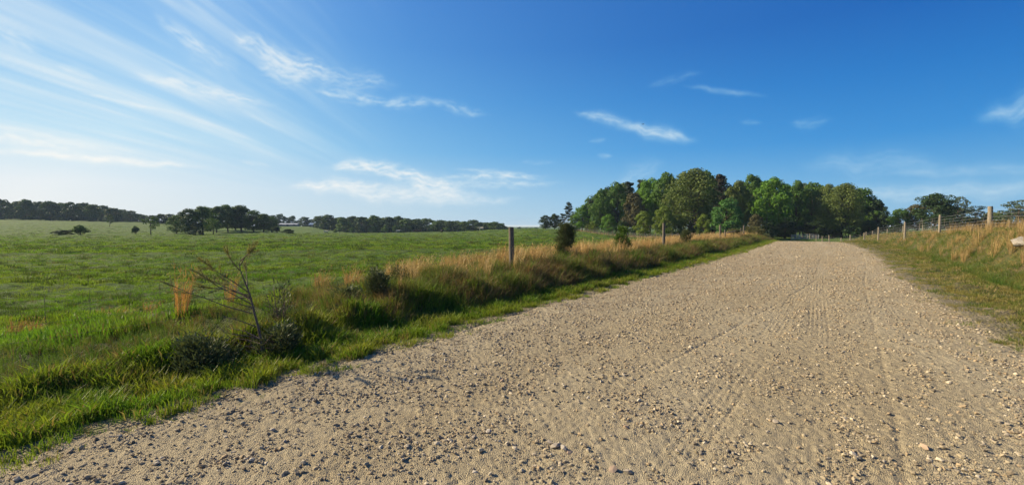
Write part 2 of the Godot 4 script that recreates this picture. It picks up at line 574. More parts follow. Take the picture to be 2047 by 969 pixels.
func make_road() -> void:
	var ts := PackedFloat32Array()
	var t := -7.0
	while t < 104.0:
		ts.append(t)
		t += 0.3 if t < -1.0 else 0.026 if t < 8.0 else 0.05 if t < 14.0 else 0.1 if t < 34.0 else 0.5
	var ns := 400
	var mb := Mb.new()
	var nt := ts.size()
	mb.v.resize(nt * ns)
	mb.n.resize(nt * ns)
	mb.c.resize(nt * ns)
	for k in nt:
		var rl := road_left(ts[k])
		var rr := road_right(ts[k])
		for q in ns:
			var s := lerpf(rl - 0.5, rr + 0.5, float(q) / (ns - 1))
			var p := to_xd(s, ts[k])
			mb.v[k * ns + q] = Vector3(p.x, road_height(s, ts[k], rl, rr), -p.y)
			var g := noise2.get_noise_2d(s * 0.5, ts[k] * 0.12)
			var g2 := noise2.get_noise_2d(s * 5.0, ts[k] * 5.0)
			var c := Color(.43, .352, .225).lerp(Color(.48, .405, .275), clampf(0.5 + g, 0, 1))
			c = c.lerp(Color(.36, .30, .20), clampf(0.5 * g2 + 0.1, 0, 0.6))
			mb.c[k * ns + q] = c
	for k in nt:
		for q in ns:
			var e := mb.v[k * ns + mini(q + 1, ns - 1)] - mb.v[k * ns + maxi(q - 1, 0)]
			var o := mb.v[mini(k + 1, nt - 1) * ns + q] - mb.v[maxi(k - 1, 0) * ns + q]
			var nn := e.cross(o).normalized()
			mb.n[k * ns + q] = nn if nn.y > 0.0 else -nn
	mb.i.resize((nt - 1) * (ns - 1) * 6)
	var w := 0
	for k in nt - 1:
		for q in ns - 1:
			var a0 := k * ns + q
			for idx in [a0, a0 + ns, a0 + 1, a0 + 1, a0 + ns, a0 + ns + 1]:
				mb.i[w] = idx
				w += 1
	var m := mat(1, 1, 1, 0.95)
	m.vertex_color_use_as_albedo = true
	m.uv1_triplanar = true
	m.uv1_world_triplanar = true
	m.uv1_scale = Vector3(0.9, 0.9, 0.9)
	m.albedo_texture = noise_tex(1024, 0.09, 4, Color(.76, .75, .735), Color(1, 1, 1), 13)
	m.heightmap_enabled = true
	m.heightmap_texture = noise_tex(1024, 0.1, 4, Color.BLACK, Color.WHITE, 14)
	m.heightmap_scale = 1.7
	var o2 := part("gravel_road", mb.mesh(), m, self)
	tag(o2, "pale tan gravel farm road running to the woods", "road", "", "structure")

func stone_mesh(sd: int, flat := 0.65) -> ArrayMesh:
	# an angular pebble: an icosahedron knocked out of shape
	var g := RandomNumberGenerator.new()
	g.seed = sd
	var f := (1.0 + sqrt(5.0)) / 2.0
	var pts := []
	for p in [Vector3(-1, f, 0), Vector3(1, f, 0), Vector3(-1, -f, 0), Vector3(1, -f, 0), Vector3(0, -1, f), Vector3(0, 1, f), Vector3(0, -1, -f), Vector3(0, 1, -f), Vector3(f, 0, -1), Vector3(f, 0, 1), Vector3(-f, 0, -1), Vector3(-f, 0, 1)]:
		var q: Vector3 = p.normalized() * g.randf_range(0.6, 1.15)
		pts.append(Vector3(q.x * 1.15, q.y * flat, q.z * 0.85))
	var mb := Mb.new()
	for t in [[0, 11, 5], [0, 5, 1], [0, 1, 7], [0, 7, 10], [0, 10, 11], [1, 5, 9], [5, 11, 4], [11, 10, 2], [10, 7, 6], [7, 1, 8], [3, 9, 4], [3, 4, 2], [3, 2, 6], [3, 6, 8], [3, 8, 9], [4, 9, 5], [2, 4, 11], [6, 2, 10], [8, 6, 7], [9, 8, 1]]:
		mb.tri(pts[t[0]], pts[t[2]], pts[t[1]], Color.WHITE)
	return mb.mesh()

func make_gravel() -> void:
	var root := Node3D.new()
	root.name = "gravel"
	add_child(root)
	tag(root, "loose grey and tan gravel strewn over the road", "gravel", "", "stuff")
	var kinds := []
	for k in 5:
		kinds.append(Scatter.new())
	var pal := [Color(.36, .29, .185), Color(.32, .255, .165), Color(.27, .215, .145), Color(.22, .175, .12), Color(.46, .385, .275), Color(.34, .25, .15), Color(.29, .24, .175)]
	for z in [[-1.0, 6.0, 2900, 1.0], [6.0, 13.0, 2000, 1.1], [13.0, 26.0, 950, 1.5], [26.0, 52.0, 170, 2.2]]:
		var n := int((z[1] - z[0]) * 7.4 * z[2])
		for k in n:
			var t := rng.randf_range(z[0], z[1])
			var rl := road_left(t)
			var rr := road_right(t)
			var s := rng.randf_range(rl - 0.35, rr + 0.4)
			var clump := noise2.get_noise_2d(s * 1.3 + 50.0, t * 1.1) + 0.5 * noise2.get_noise_2d(s * 4.0, t * 4.0)
			var lane := 0.0
			for tr in TRACKS:
				lane = maxf(lane, sstep(0.3, 0.1, absf(s - tr[0] - tr[1] * t)))
			if rng.randf() > clampf(0.40 + 0.7 * clump - 0.3 * lane, 0.08, 1.0):
				continue
			var big := pow(rng.randf(), 7.0)
			var size: float = (0.0038 + 0.0045 * rng.randf() + 0.017 * big) * z[3]
			var p := to_xd(s, t)
			var y := road_height(s, t, rl, rr) + size * 0.22
			var b := Basis.from_euler(Vector3(rng.randf_range(-0.5, 0.5), rng.randf() * TAU, rng.randf_range(-0.5, 0.5))).scaled(Vector3.ONE * size)
			var c: Color = pal[rng.randi() % pal.size()] * rng.randf_range(0.8, 1.15)
			kinds[rng.randi() % 5].add(Vector3(p.x, y, -p.y), b, c)
	var m := mat(1, 1, 1, 0.9)
	m.vertex_color_use_as_albedo = true
	for k in 5:
		scatter("pebbles", kinds[k], stone_mesh(100 + k, 0.55 + 0.1 * (k % 3)), m, root)

# ---------------------------------------------------------------- grass
func tuft(blades: int, spread: float, h0: float, h1: float, width: float, lean: float, sd: int, vary := 0.25) -> ArrayMesh:
	var g := RandomNumberGenerator.new()
	g.seed = sd
	var mb := Mb.new()
	for k in blades:
		var w := g.randf() * TAU
		var p := Vector3(cos(w), 0, sin(w)) * spread * sqrt(g.randf())
		var h := g.randf_range(h0, h1)
		var dirw := w + g.randf_range(-1.2, 1.2)
		var out := Vector3(cos(dirw), 0, sin(dirw)) * lean * h * g.randf_range(0.15, 1.0)
		var sw := g.randf() * TAU
		var side := Vector3(cos(sw), 0, sin(sw)) * width * g.randf_range(0.6, 1.2) * 0.5
		var mid := p + out * 0.35 + Vector3(0, h * 0.6, 0)
		var tip := p + out + Vector3(0, h * g.randf_range(0.8, 1.0), 0)
		var v := 1.0 + g.randf_range(-vary, vary)
		var c := Color(v * g.randf_range(0.88, 1.2), v, v * 0.9)
		var b0 := p - Vector3(0, 0.03, 0)
		mb.tri(b0 - side, b0 + side, mid + side * 0.8, c)
		mb.tri(b0 - side, mid + side * 0.8, mid - side * 0.8, c)
		mb.tri(mid - side * 0.8, mid + side * 0.8, tip, c)
	return mb.mesh()

func sedge(stalks: int, sd: int) -> ArrayMesh:
	# a clump of dead broomsedge: stiff tan stems, leaning one way, with wispy seed plumes along the upper half
	var g := RandomNumberGenerator.new()
	g.seed = sd
	var mb := Mb.new()
	for k in stalks:
		var w := g.randf() * TAU
		var p := Vector3(cos(w), 0, sin(w)) * 0.11 * sqrt(g.randf())
		var h := g.randf_range(0.45, 1.0)
		var out := Vector3(cos(w), 0, sin(w)) * h * g.randf_range(0.05, 0.3) + Vector3(h * 0.12, 0, 0)
		var side := Vector3(cos(w * 5.0), 0, sin(w * 5.0)) * 0.0045
		var mid := p + out * 0.4 + Vector3(0, h * 0.55, 0)
		var tip := p + out + Vector3(0, h, 0)
		var v := g.randf_range(0.7, 1.25)
		var c := Color(v, v * g.randf_range(0.88, 1.05), v * g.randf_range(0.75, 1.0))
		mb.tri(p - side, p + side, mid + side, c)
		mb.tri(p - side, mid + side, mid - side, c)
		mb.tri(mid - side, mid + side, tip, c)
		for q in 5:
			var f := g.randf_range(0.3, 0.98)
			var o := p.lerp(mid, f / 0.55) if f < 0.55 else mid.lerp(tip, (f - 0.55) / 0.45)
			var l := Vector3(g.randf_range(-1, 1) + 0.3, g.randf_range(0.4, 1.6), g.randf_range(-1, 1)).normalized() * g.randf_range(0.06, 0.18)
			var c2 := c * 1.1
			mb.tri(o - side * 1.3, o + side * 1.3, o + l, c2)
	return mb.mesh()

func make_grass() -> void:
	var gm := leaf_mat(1, 1, 1, 0.8)
	gm.roughness = 0.55
	var dm := leaf_mat(1, 1, 1, 0.45)
	# --- the mown strip between the gravel and the bank, both sides
	var strip := Node3D.new()
	strip.name = "verge_grass"
	add_child(strip)
	tag(strip, "short bright green grass strip edging the gravel road", "grass", "", "stuff")
	var a := [Scatter.new(), Scatter.new(), Scatter.new()]
	for z in [[-3.5, 5.0, 620, 1.0], [5.0, 12.0, 420, 1.05], [12.0, 26.0, 190, 1.25], [26.0, 62.0, 80, 1.6]]:
		for k in int((z[1] - z[0]) * 2.3 * z[2]):
			var t := rng.randf_range(z[0], z[1])
			var rl := road_left(t)
			var face := fence_left(t) + 1.25
			var s := rng.randf_range(face - 0.3, rl + 0.35)
			var edge := rl - s + 0.5 * noise.get_noise_2d(s * 2.7, t * 1.7) + 0.25 * noise.get_noise_2d(s * 8.0, t * 8.0)
			if rng.randf() > sstep(-0.3, 0.5, edge):
				continue
			var big := 0.28 + 0.82 * sstep(0.0, 0.75, edge) + 0.3 * noise.get_noise_2d(s * 1.7 + 11.0, t * 1.7)
			var sc: float = clampf(big, 0.2, 1.5) * rng.randf_range(0.7, 1.15)
			var q := noise2.get_noise_2d(s * 1.1, t * 0.9)
			var c := Color(.140, .240, .024).lerp(Color(.25, .28, .038), clampf(0.5 + 1.1 * q, 0, 1))
			if rng.randf() < 0.13:
				c = Color(.26, .20, .085)
			c *= rng.randf_range(0.75, 1.2)
			a[rng.randi() % 3].add(spot_st(s, t), Basis(Vector3.UP, rng.randf() * TAU).scaled(Vector3(sc * z[3], sc, sc * z[3])), c)
	for z in [[1.0, 14.0, 420, 1.0], [14.0, 30.0, 200, 1.3], [30.0, 62.0, 80, 1.7]]:
		for k in int((z[1] - z[0]) * 2.6 * z[2]):
			var t := rng.randf_range(z[0], z[1])
			var rr := road_right(t)
			var s := rng.randf_range(rr - 0.5, rr + 2.1)
			var edge := s - rr + 0.8 * noise.get_noise_2d(s * 1.7, t * 1.2) + 0.4 * noise.get_noise_2d(s * 6.0, t * 6.0)
			if rng.randf() > sstep(-0.45, 0.9, edge):
				continue
			var sc := clampf(0.3 + 0.35 * sstep(0.2, 1.6, edge) + 0.25 * noise.get_noise_2d(s * 2.0, t * 2.0), 0.2, 0.9) * rng.randf_range(0.7, 1.2)
			var q := noise2.get_noise_2d(s * 1.3 + 5.0, t * 0.8)
			var c := Color(.115, .165, .026).lerp(Color(.25, .215, .06), clampf(0.45 + 1.3 * q, 0, 1))
			if rng.randf() < 0.45:
				c = Color(.40, .32, .15)
				sc *= 0.75
			c *= rng.randf_range(0.75, 1.2)
			a[rng.randi() % 3].add(spot_st(s, t), Basis(Vector3.UP, rng.randf() * TAU).scaled(Vector3(sc * z[3], sc, sc * z[3])), c)
	for k in 3:
		scatter("tufts", a[k], tuft(11, 0.075, 0.05, 0.18, 0.0095, 0.75, 20 + k), gm, strip)
	# --- long rank grass on the left bank and in the ditches
	var rank := Node3D.new()
	rank.name = "bank_grass"
	add_child(rank)
	tag(rank, "long rank grass overhanging the banks along the fences", "grass", "", "stuff")
	var b := [Scatter.new(), Scatter.new(), Scatter.new()]
	for z in [[-6.0, 6.0, 230, 1.0], [6.0, 14.0, 190, 1.05], [14.0, 28.0, 100, 1.25], [28.0, 70.0, 42, 1.6]]:
		for k in int((z[1] - z[0]) * 3.6 * z[2]):
			var t := rng.randf_range(z[0], z[1])
			var fl := fence_left(t)
			var s := fl + 1.5 - 3.6 * pow(rng.randf(), 1.1)
			var w := sstep(fl - 2.1, fl - 0.4, s)
			if rng.randf() > 0.35 + 0.65 * w:
				continue
			var q := noise2.get_noise_2d(s * 0.8 + 31.0, t * 0.6)
			var sc := (0.55 + 0.45 * w + 0.35 * noise.get_noise_2d(s * 1.2 + 5.0, t * 1.2)) * rng.randf_range(0.6, 1.15)
			var near_left := 1.0 - sstep(3.0, 9.0, t)
			sc *= 1.0 - 0.6 * near_left
			var c := Color(.095, .170, .026).lerp(Color(.19, .21, .048), clampf(0.5 + q, 0, 1))
			var dead := clampf(0.34 + 0.14 * sstep(4.0, 9.0, t) + 0.8 * noise2.get_noise_2d(s * 0.5 + 71.0, t * 0.4) - 0.06 * near_left, 0.1, 0.75)
			if rng.randf() < dead:
				c = Color(.28, .20, .095).lerp(Color(.17, .10, .055), rng.randf())
			c *= rng.randf_range(0.7, 1.2)
			b[rng.randi() % 3].add(spot_st(s, t), Basis(Vector3.UP, rng.randf() * TAU).scaled(Vector3(sc * z[3], sc, sc * z[3])), c)
	# --- the right bank
	for z in [[8.0, 20.0, 120, 1.1], [20.0, 40.0, 60, 1.4], [40.0, 85.0, 22, 1.9]]:
		for k in int((z[1] - z[0]) * 7.5 * z[2]):
			var t := rng.randf_range(z[0], z[1])
			var rr := road_right(t)
			var s := rng.randf_range(rr + 1.7, rr + 9.0)
			var up := sstep(rr + 2.6, rr + 4.2, s)
			var q := noise2.get_noise_2d(s * 0.6 + 3.0, t * 0.35)
			var sc := (0.5 + 0.3 * noise.get_noise_2d(s * 1.3, t * 1.3)) * rng.randf_range(0.6, 1.2)
			var c := Color(.085, .145, .024).lerp(Color(.17, .185, .04), clampf(0.5 + q, 0, 1))
			var lodged := 1.0
			if rng.randf() < clampf(up * (0.78 + 1.3 * noise2.get_noise_2d(s * 0.45 + 17.0, t * 0.2)), 0.07, 0.85):
				c = Color(.50, .38, .155).lerp(Color(.38, .26, .11), rng.randf())
				if rng.randf() < 0.7:
					lodged = 0.42
			c *= rng.randf_range(0.75, 1.2)
			b[rng.randi() % 3].add(spot_st(s, t), Basis(Vector3.UP, rng.randf() * TAU).scaled(Vector3(sc * z[3] * (1.6 - lodged * 0.6), sc * lodged, sc * z[3] * (1.6 - lodged * 0.6))), c)
	for k in 3:
		scatter("tufts", b[k], tuft(16, 0.12, 0.16, 0.46, 0.009, 0.85, 30 + k), gm, rank)
	# --- the pasture
	var field := Node3D.new()
	field.name = "pasture_grass"
	add_child(field)
	tag(field, "short uneven grazed grass covering the left pasture", "grass", "", "stuff")
	var f := [Scatter.new(), Scatter.new(), Scatter.new()]
	for z in [[3.0, 9.0, 26000, 0], [9.0, 20.0, 34000, 0], [20.0, 50.0, 40000, 1], [50.0, 120.0, 30000, 2], [120.0, 260.0, 12000, 2]]:
		for k in z[2]:
			var u := rng.randf_range(-1.25, 0.62)
			var d: float = 1.0 / lerpf(1.0 / z[0], 1.0 / z[1], rng.randf())
			var x := u * d
			var s := x * RD - d * RX
			var t := x * RX + d * RD
			if s > fence_left(t) - 0.2:
				continue
			var q := noise2.get_noise_2d(x * 0.13, d * 0.13)
			var q2 := noise2.get_noise_2d(x * 0.7 + 20.0, d * 0.7)
			if rng.randf() > 0.62 + 0.75 * q2:
				continue
			var sc := (0.75 + 0.55 * noise.get_noise_2d(x * 0.8 + 60.0, d * 0.8)) * rng.randf_range(0.6, 1.2)
			if d < 12.0:
				sc *= 1.0 + 0.5 * sstep(12.0, 6.0, d)
			var c := Color(.110, .220, .020).lerp(Color(.230, .315, .034), clampf(0.5 + 0.9 * q + 0.5 * q2, 0, 1))
			if rng.randf() < 0.08:
				c = Color(.17, .14, .06)
			c *= rng.randf_range(0.78, 1.18)
			var tall := sc
			if d > 9.0 and noise2.get_noise_2d(x * 0.55 + 90.0, d * 0.55) > 0.22 and rng.randf() < 0.6:
				# ungrazed darker tussocks
				c = Color(.055, .105, .022).lerp(Color(.10, .095, .04), rng.randf() * 0.7) * rng.randf_range(0.8, 1.15)
				tall = sc * 1.7
			f[z[3]].add(Vector3(x, ground(x, d), -d), Basis(Vector3.UP, rng.randf() * TAU).scaled(Vector3(sc, tall, sc)), c)
	scatter("tufts", f[0], tuft(14, 0.12, 0.05, 0.15, 0.010, 0.9, 40), gm, field)
	scatter("tufts", f[1], tuft(22, 0.28, 0.05, 0.17, 0.018, 0.9, 41), gm, field)
	scatter("tufts", f[2], tuft(34, 0.75, 0.06, 0.20, 0.05, 0.8, 42), gm, field)
	# --- dead tan broomsedge along the fences
	var tan := Node3D.new()
	tan.name = "broomsedge"
	add_child(tan)
	tag(tan, "tall tan dead grass standing along the fence lines", "grass", "", "stuff")
	var e := [Scatter.new(), Scatter.new(), Scatter.new()]
	for k in 3600:
		var t := 3.5 + 62.0 * pow(rng.randf(), 1.35)
		var fl := fence_left(t)
		var s := fl - 0.75 + 0.75 * rng.randfn() * 0.8
		if s > fl + 0.75:
			continue
		var dens := sstep(4.0, 12.5, t) * (0.62 + 1.2 * noise.get_noise_2d(t * 0.55, s * 0.8 + 80.0))
		if rng.randf() > dens:
			continue
		var sc := rng.randf_range(0.42, 0.82) * (1.0 - 0.3 * sstep(10.0, 5.0, t))
		var c := Color(.62, .45, .22).lerp(Color(.50, .30, .12), rng.randf()) * rng.randf_range(0.8, 1.15)
		e[rng.randi() % 3].add(spot_st(s, t), Basis(Vector3.UP, rng.randf_range(-0.7, 0.7)).scaled(Vector3(sc, sc, sc)), c)
	for k in 900:
		var t := rng.randf_range(17.0, 70.0)
		var s := rng.randf_range(5.9, 9.5)
		if noise.get_noise_2d(t * 0.3, s * 0.5 + 33.0) < 0.0:
			continue
		var sc := rng.randf_range(0.35, 0.75) * (1.0 - 0.45 * sstep(34.0, 50.0, t))
		e[rng.randi() % 3].add(spot_st(s, t), Basis(Vector3.UP, rng.randf_range(-0.7, 0.7)).scaled(Vector3(sc, sc, sc)), Color(.42, .29, .13) * rng.randf_range(0.75, 1.15))
	# the strip of dead grass below the far field fence
	for k in 500:
		var f2 := rng.randf()
		var p: Vector2 = far_fence_point(f2)
		var x := p.x + rng.randf_range(-0.8, 0.8)
		var d := p.y + rng.randf_range(-1.2, 2.5)
		var sc := rng.randf_range(0.4, 0.8)
		e[rng.randi() % 3].add(Vector3(x, ground(x, d), -d), Basis(Vector3.UP, rng.randf() * TAU).scaled(Vector3(sc * 1.6, sc, sc * 1.6)), Color(.40, .29, .15) * rng.randf_range(0.7, 1.1))
	for k in 3:
		scatter("clumps", e[k], sedge(26, 50 + k), dm, tan)

# ---------------------------------------------------------------- fences
func far_fence_point(f: float) -> Vector2:
	# from the near end by the wood to the far crest of the pasture
	var pts := [Vector2(36.5, 76.0), Vector2(37.0, 90.0), Vector2(34.5, 106.0), Vector2(29.5, 118.0), Vector2(25.5, 140.0), Vector2(23.0, 172.0)]
	var q := f * (pts.size() - 1)
	var k := mini(int(q), pts.size() - 2)
	return (pts[k] as Vector2).lerp(pts[k + 1], q - k)

func post_mesh(h: float, r: float, sd: int) -> ArrayMesh:
	# a weathered round post, sunk 0.4 m, slightly out of true, its top edge worn
	var g := RandomNumberGenerator.new()
	g.seed = sd
	var mb := Mb.new()
	var lean := Vector3(g.randf_range(-0.02, 0.02), 0, g.randf_range(-0.02, 0.02))
	var pts := []
	var rad := []
	for k in 8:
		var y := -0.4 + (h + 0.4) * k / 7.0
		pts.append(Vector3(0, y, 0) + lean * y + Vector3(g.randf_range(-1, 1), 0, g.randf_range(-1, 1)) * r * 0.05)
		rad.append(r * (1.06 - 0.12 * k / 7.0) * g.randf_range(0.96, 1.04))
	pts.append(pts[7] + Vector3(0, r * 0.12, 0))
	rad.append(rad[7] * 0.82)
	mb.tube(pts, rad, 14)
	return mb.mesh()

func wire_mesh(pts: Array, r: float) -> ArrayMesh:
	var mb := Mb.new()
	var rad := []
	for p in pts:
		rad.append(r)
	mb.tube(pts, rad, 4, false)
	return mb.mesh()

func wires(parent: Node3D, tops: Array, heights: Array, r: float, called := "wire", m: Material = null) -> void:
	for h in heights:
		var pts := []
		for k in tops.size():
			var p: Vector3 = tops[k]
			pts.append(p + Vector3(0, h, 0))
			if k < tops.size() - 1:
				var q: Vector3 = tops[k + 1]
				pts.append((p + q) * 0.5 + Vector3(0, h - 0.012, 0))
		part(called, wire_mesh(pts, r), m if m else M.wire, parent)

func make_fences() -> void:
	# left roadside fence: wooden posts every 13 m with steel posts between
	var f := thing("fence", "woven wire fence with grey wooden posts between pasture and left verge", "fence")
	var line := []
	for k in range(-1, 8):
		var t: float = [-3.3, 10.07, 23.4, 37.4, 50.3, 63.0, 76.0, 89.0, 102.0][k + 1]
		var p := spot_st(fence_left(t), t)
		if k >= 0 and k <= 4:
			var o := part("post", post_mesh(1.36 + 0.03 * k, 0.073, 200 + k), M.post_dark, f)
			o.position = p
		line.append(p)
	wires(f, line.slice(0, 6), [0.12, 0.28, 0.45, 0.63, 0.82, 1.02], 0.0013, "wire", M.wire_dark)
	# right roadside fence
	f = thing("fence", "woven wire fence on wooden posts along the right grassy bank", "fence")
	line = []
	var pts := [[2140.0, 19.5, .17, 1.45], [1980.0, 24.4, .115, 1.33], [1879.0, 30.8, .075, 1.32], [1810.0, 36.5, .075, 1.32], [1757.0, 46.0, .075, 1.3], [1729.0, 53.5, .075, 1.32], [1701.0, 63.0, .08, 1.3], [1683.0, 70.0, .08, 1.3], [1659.5, 77.0, .085, 1.45], [1645.0, 86.0, .075, 1.25], [1633.0, 94.0, .075, 1.2], [1620.0, 102.0, .075, 1.2]]
	for k in pts.size():
		var p := spot(pts[k][0], pts[k][1])
		line.append(p)
		var o := part("post", post_mesh(pts[k][3], pts[k][2], 230 + k), M.post_pale, f)
		o.position = p
		if k == 8:
			o.rotation.z = 0.09
	wires(f, line, [0.1, 0.27, 0.44, 0.61, 0.78, 0.96, 1.15], 0.0042)
	# field fence along the wood
	f = thing("fence", "far field fence of thin posts below the big wood", "fence")
	line = []
	var n := 34
	for k in n:
		var q: Vector2 = far_fence_point(pow(k / float(n - 1), 0.8))
		var p := Vector3(q.x, ground(q.x, q.y), -q.y)
		line.append(p)
		var o := part("post", post_mesh(1.25 + 0.15 * ((k * 7) % 3), 0.07, 260 + k % 5), M.post_dark, f)
		o.position = p
		o.rotation.y = k
	wires(f, line, [0.15, 0.4, 0.65, 0.9, 1.12], 0.008)
	# paddock fence behind the right bank
	f = thing("fence", "second low paddock fence of pale posts beyond the right bank", "fence")
	line = []
	for a in [[2018.0, 58.0, 1.35], [1945.0, 80.0, 1.3], [1845.5, 88.0, 1.3], [1806.0, 92.0, 1.3], [1775.0, 96.0, 1.3], [1746.0, 99.0, 1.3]]:
		var p := spot(a[0], a[1])
		line.append(p)
		var o := part("post", post_mesh(a[2], .08, 280), M.post_pale, f)
		o.position = p
	wires(f, line, [0.3, 0.55, 0.8, 1.1], 0.007)
	# braced corner of that fence: two posts and a cross rail
	var br := thing("fence_brace", "two pale posts joined by a cross rail beside the right fence", "fence brace", spot(1733.0, 74.0))
	var far_end := spot(1745.0, 75.5) - br.position
	part("post", post_mesh(1.05, .075, 290), M.post_pale, br)
	part("post", post_mesh(1.2, .075, 291), M.post_pale, br).position = far_end
	part("rail", wire_mesh([Vector3(0, 0.72, 0), far_end + Vector3(0, 0.78, 0)], 0.05), M.post_pale, br)
	# pipe gate at the end of the road
	var g := thing("gate", "pale metal tube gate standing open at the end of the road", "gate", spot(1584.0, 104.0))
	var gx := spot(1613.0, 104.0) - g.position
	var bars := [0.15, 0.38, 0.62, 0.86, 1.12]
	for h in bars:
		part("bar", wire_mesh([Vector3(0, h, 0), gx + Vector3(0, h, 0)], 0.035), M.gate, g)
	for q in [0.0, 0.5, 1.0]:
		part("upright", wire_mesh([gx * q + Vector3(0, 0.1, 0), gx * q + Vector3(0, 1.16, 0)], 0.04), M.gate, g)
	for q in [-0.04, 1.04]:
		part("gate_post", post_mesh(1.3, 0.1, 295), M.post_pale, g).position = gx * q
	# a second braced post pair beside the gate
	var g2 := thing("gate", "second narrow tube gate beside the first at road end", "gate", spot(1615.0, 103.0))
	var gx2 := spot(1638.0, 103.0) - g2.position
	for h in bars:
		part("bar", wire_mesh([Vector3(0, h, 0), gx2 + Vector3(0, h, 0)], 0.03), M.gate, g2)
	for q in [0.03, 0.5, 0.97]:
		part("upright", wire_mesh([gx2 * q + Vector3(0, 0.1, 0), gx2 * q + Vector3(0, 1.16, 0)], 0.04), M.gate, g2)
	# rail brace by the last roadside post on the left
	var b2 := thing("fence_brace", "wooden rail brace between two posts left of the road's brow", "fence brace", spot_st(-5.35, 40.0))
	var e2 := spot_st(-5.1, 48.5) - b2.position
	part("post", post_mesh(1.0, .06, 296), M.post_dark, b2)
	part("rail", wire_mesh([Vector3(0, 0.75, 0), e2 + Vector3(0, 0.8, 0)], 0.05), M.post_dark, b2)
	part("post", post_mesh(1.0, .06, 297), M.post_dark, b2).position = e2

# ---------------------------------------------------------------- trees
func limb(mb: Mb, a: Vector3, b: Vector3, r0: float, r1: float, bend := 0.1, sides := 6) -> void:
	var pts := []
	var rad := []
	var l := a.distance_to(b)
	var k1 := rnd_dir() * l * bend
	var k2 := rnd_dir() * l * bend
	for k in 6:
		var f := k / 5.0
		pts.append(a.lerp(b, f) + k1 * sin(PI * f) + k2 * sin(TAU * f) * 0.5 + Vector3(0, -sin(PI * f) * l * 0.06, 0))
		rad.append(lerpf(r0, r1, pow(f, 0.8)))
	mb.tube(pts, rad, sides, false)

func broadleaf(sd: int, lobes: int, per: int, size: float, low: float, shape: float, airy := 0.0) -> Array:
	# 10 m tall, 9 m across: [trunk mesh, crown mesh]
	rng.seed = sd
	var tr := Mb.new()
	var top := Vector3(rng.randf_range(-0.6, 0.6), 7.2, rng.randf_range(-0.6, 0.6))
	limb(tr, Vector3(0, -0.5, 0), top, 0.32, 0.07, 0.05, 8)
	var cr_ := Mb.new()
	var cy := lerpf(low, 10.0, 0.5)
	var ry := (10.0 - low) * 0.5
	for k in lobes:
		var yy := (k + rng.randf()) / lobes * 2.0 - 1.0
		var wide := 3.75 * pow(maxf(0.0, 1.0 - pow(absf(yy), 2.6 if yy > 0.0 else 6.0)), 0.5) * (1.0 - shape * maxf(yy, 0.0)) + 0.3
		var wa := rng.randf() * TAU
		var wr := wide * sqrt(rng.randf_range(0.12, 1.0))
		var c := Vector3(cos(wa) * wr, cy + yy * (ry - 0.75), sin(wa) * wr)
		var lr := rng.randf_range(0.75, 1.35) * (1.0 - 0.25 * airy)
		if k % 3 == 0:
			var from := top * clampf((c.y - 1.6) / 8.5, 0.2, 0.9)
			limb(tr, from, c, 0.11, 0.02, 0.12, 5)
			if airy > 0.0 or k % 2 == 0:
				limb(tr, from.lerp(c, 0.5), c + rnd_dir() * lr, 0.045, 0.012, 0.12, 4)
		for q in per:
			var o := rnd_dir()
			if o.y < -0.2 and rng.randf() < 0.6:
				o.y = -o.y
			var p := c + Vector3(o.x * lr * 1.15, o.y * lr * 0.75, o.z * lr * 1.15) * rng.randf_range(0.72, 1.05)
			var nn := (o + rnd_dir() * 0.75 + Vector3(0, 0.25, 0)).normalized()
			card(cr_, p, nn, size * rng.randf_range(0.6, 1.4), rng.randf_range(0.6, 1.0), tint())
	return [tr.mesh(), cr_.mesh()]

func pine(sd: int, lean: float, bare: float, per: int, size: float) -> Array:
	# 10 m tall, 5 m across: layered dark needle pads on a bare stem
	rng.seed = sd
	var tr := Mb.new()
	var cr_ := Mb.new()
	var top := Vector3(lean, 9.8, rng.randf_range(-0.3, 0.3))
	limb(tr, Vector3(0, -0.5, 0), top, 0.2, 0.03, 0.03, 7)
	for k in 26:
		var y := lerpf(bare, 9.6, (k + rng.randf()) / 26.0)
		var w := k * 2.4 + rng.randf_range(-0.5, 0.5)
		var len := lerpf(2.2, 0.35, (y - bare) / (10.0 - bare)) * rng.randf_range(0.55, 1.15)
		var from := top * (y / 9.8)
		var c := from + Vector3(cos(w) * len, rng.randf_range(0.0, 0.5), sin(w) * len)
		limb(tr, from, c, 0.05, 0.012, 0.08, 4)
		for q in per:
			var o := rnd_dir()
			var p := from.lerp(c, rng.randf_range(0.45, 1.1)) + Vector3(o.x * 0.55, o.y * 0.22, o.z * 0.55)
			card(cr_, p, (o + Vector3(0, 0.7, 0)).normalized(), size * rng.randf_range(0.6, 1.3), 0.5, tint())
	return [tr.mesh(), cr_.mesh()]

func bush(sd: int, lobes: int, per: int, size: float, aspect := 0.8) -> Array:
	# 2 m tall, 2 m across, leafy to the ground
	rng.seed = sd
	var tr := Mb.new()
	var cr_ := Mb.new()
	for k in lobes:
		var w := rng.randf() * TAU
		var f := sqrt(rng.randf()) * 0.72
		var c := Vector3(cos(w) * f, rng.randf_range(0.25, 1.65 - 0.9 * f * f), sin(w) * f)
		if k % 3 == 0:
			limb(tr, Vector3(cos(w) * 0.08, -0.2, sin(w) * 0.08), c, 0.035, 0.01, 0.08, 4)
		var lr := rng.randf_range(0.2, 0.38)
		for q in per:
			var o := rnd_dir()
			card(cr_, c + o * lr * rng.randf_range(0.6, 1.0), (o + rnd_dir() * 0.8).normalized(), size * rng.randf_range(0.6, 1.4), aspect, tint())
	return [tr.mesh(), cr_.mesh()]

var P := {}

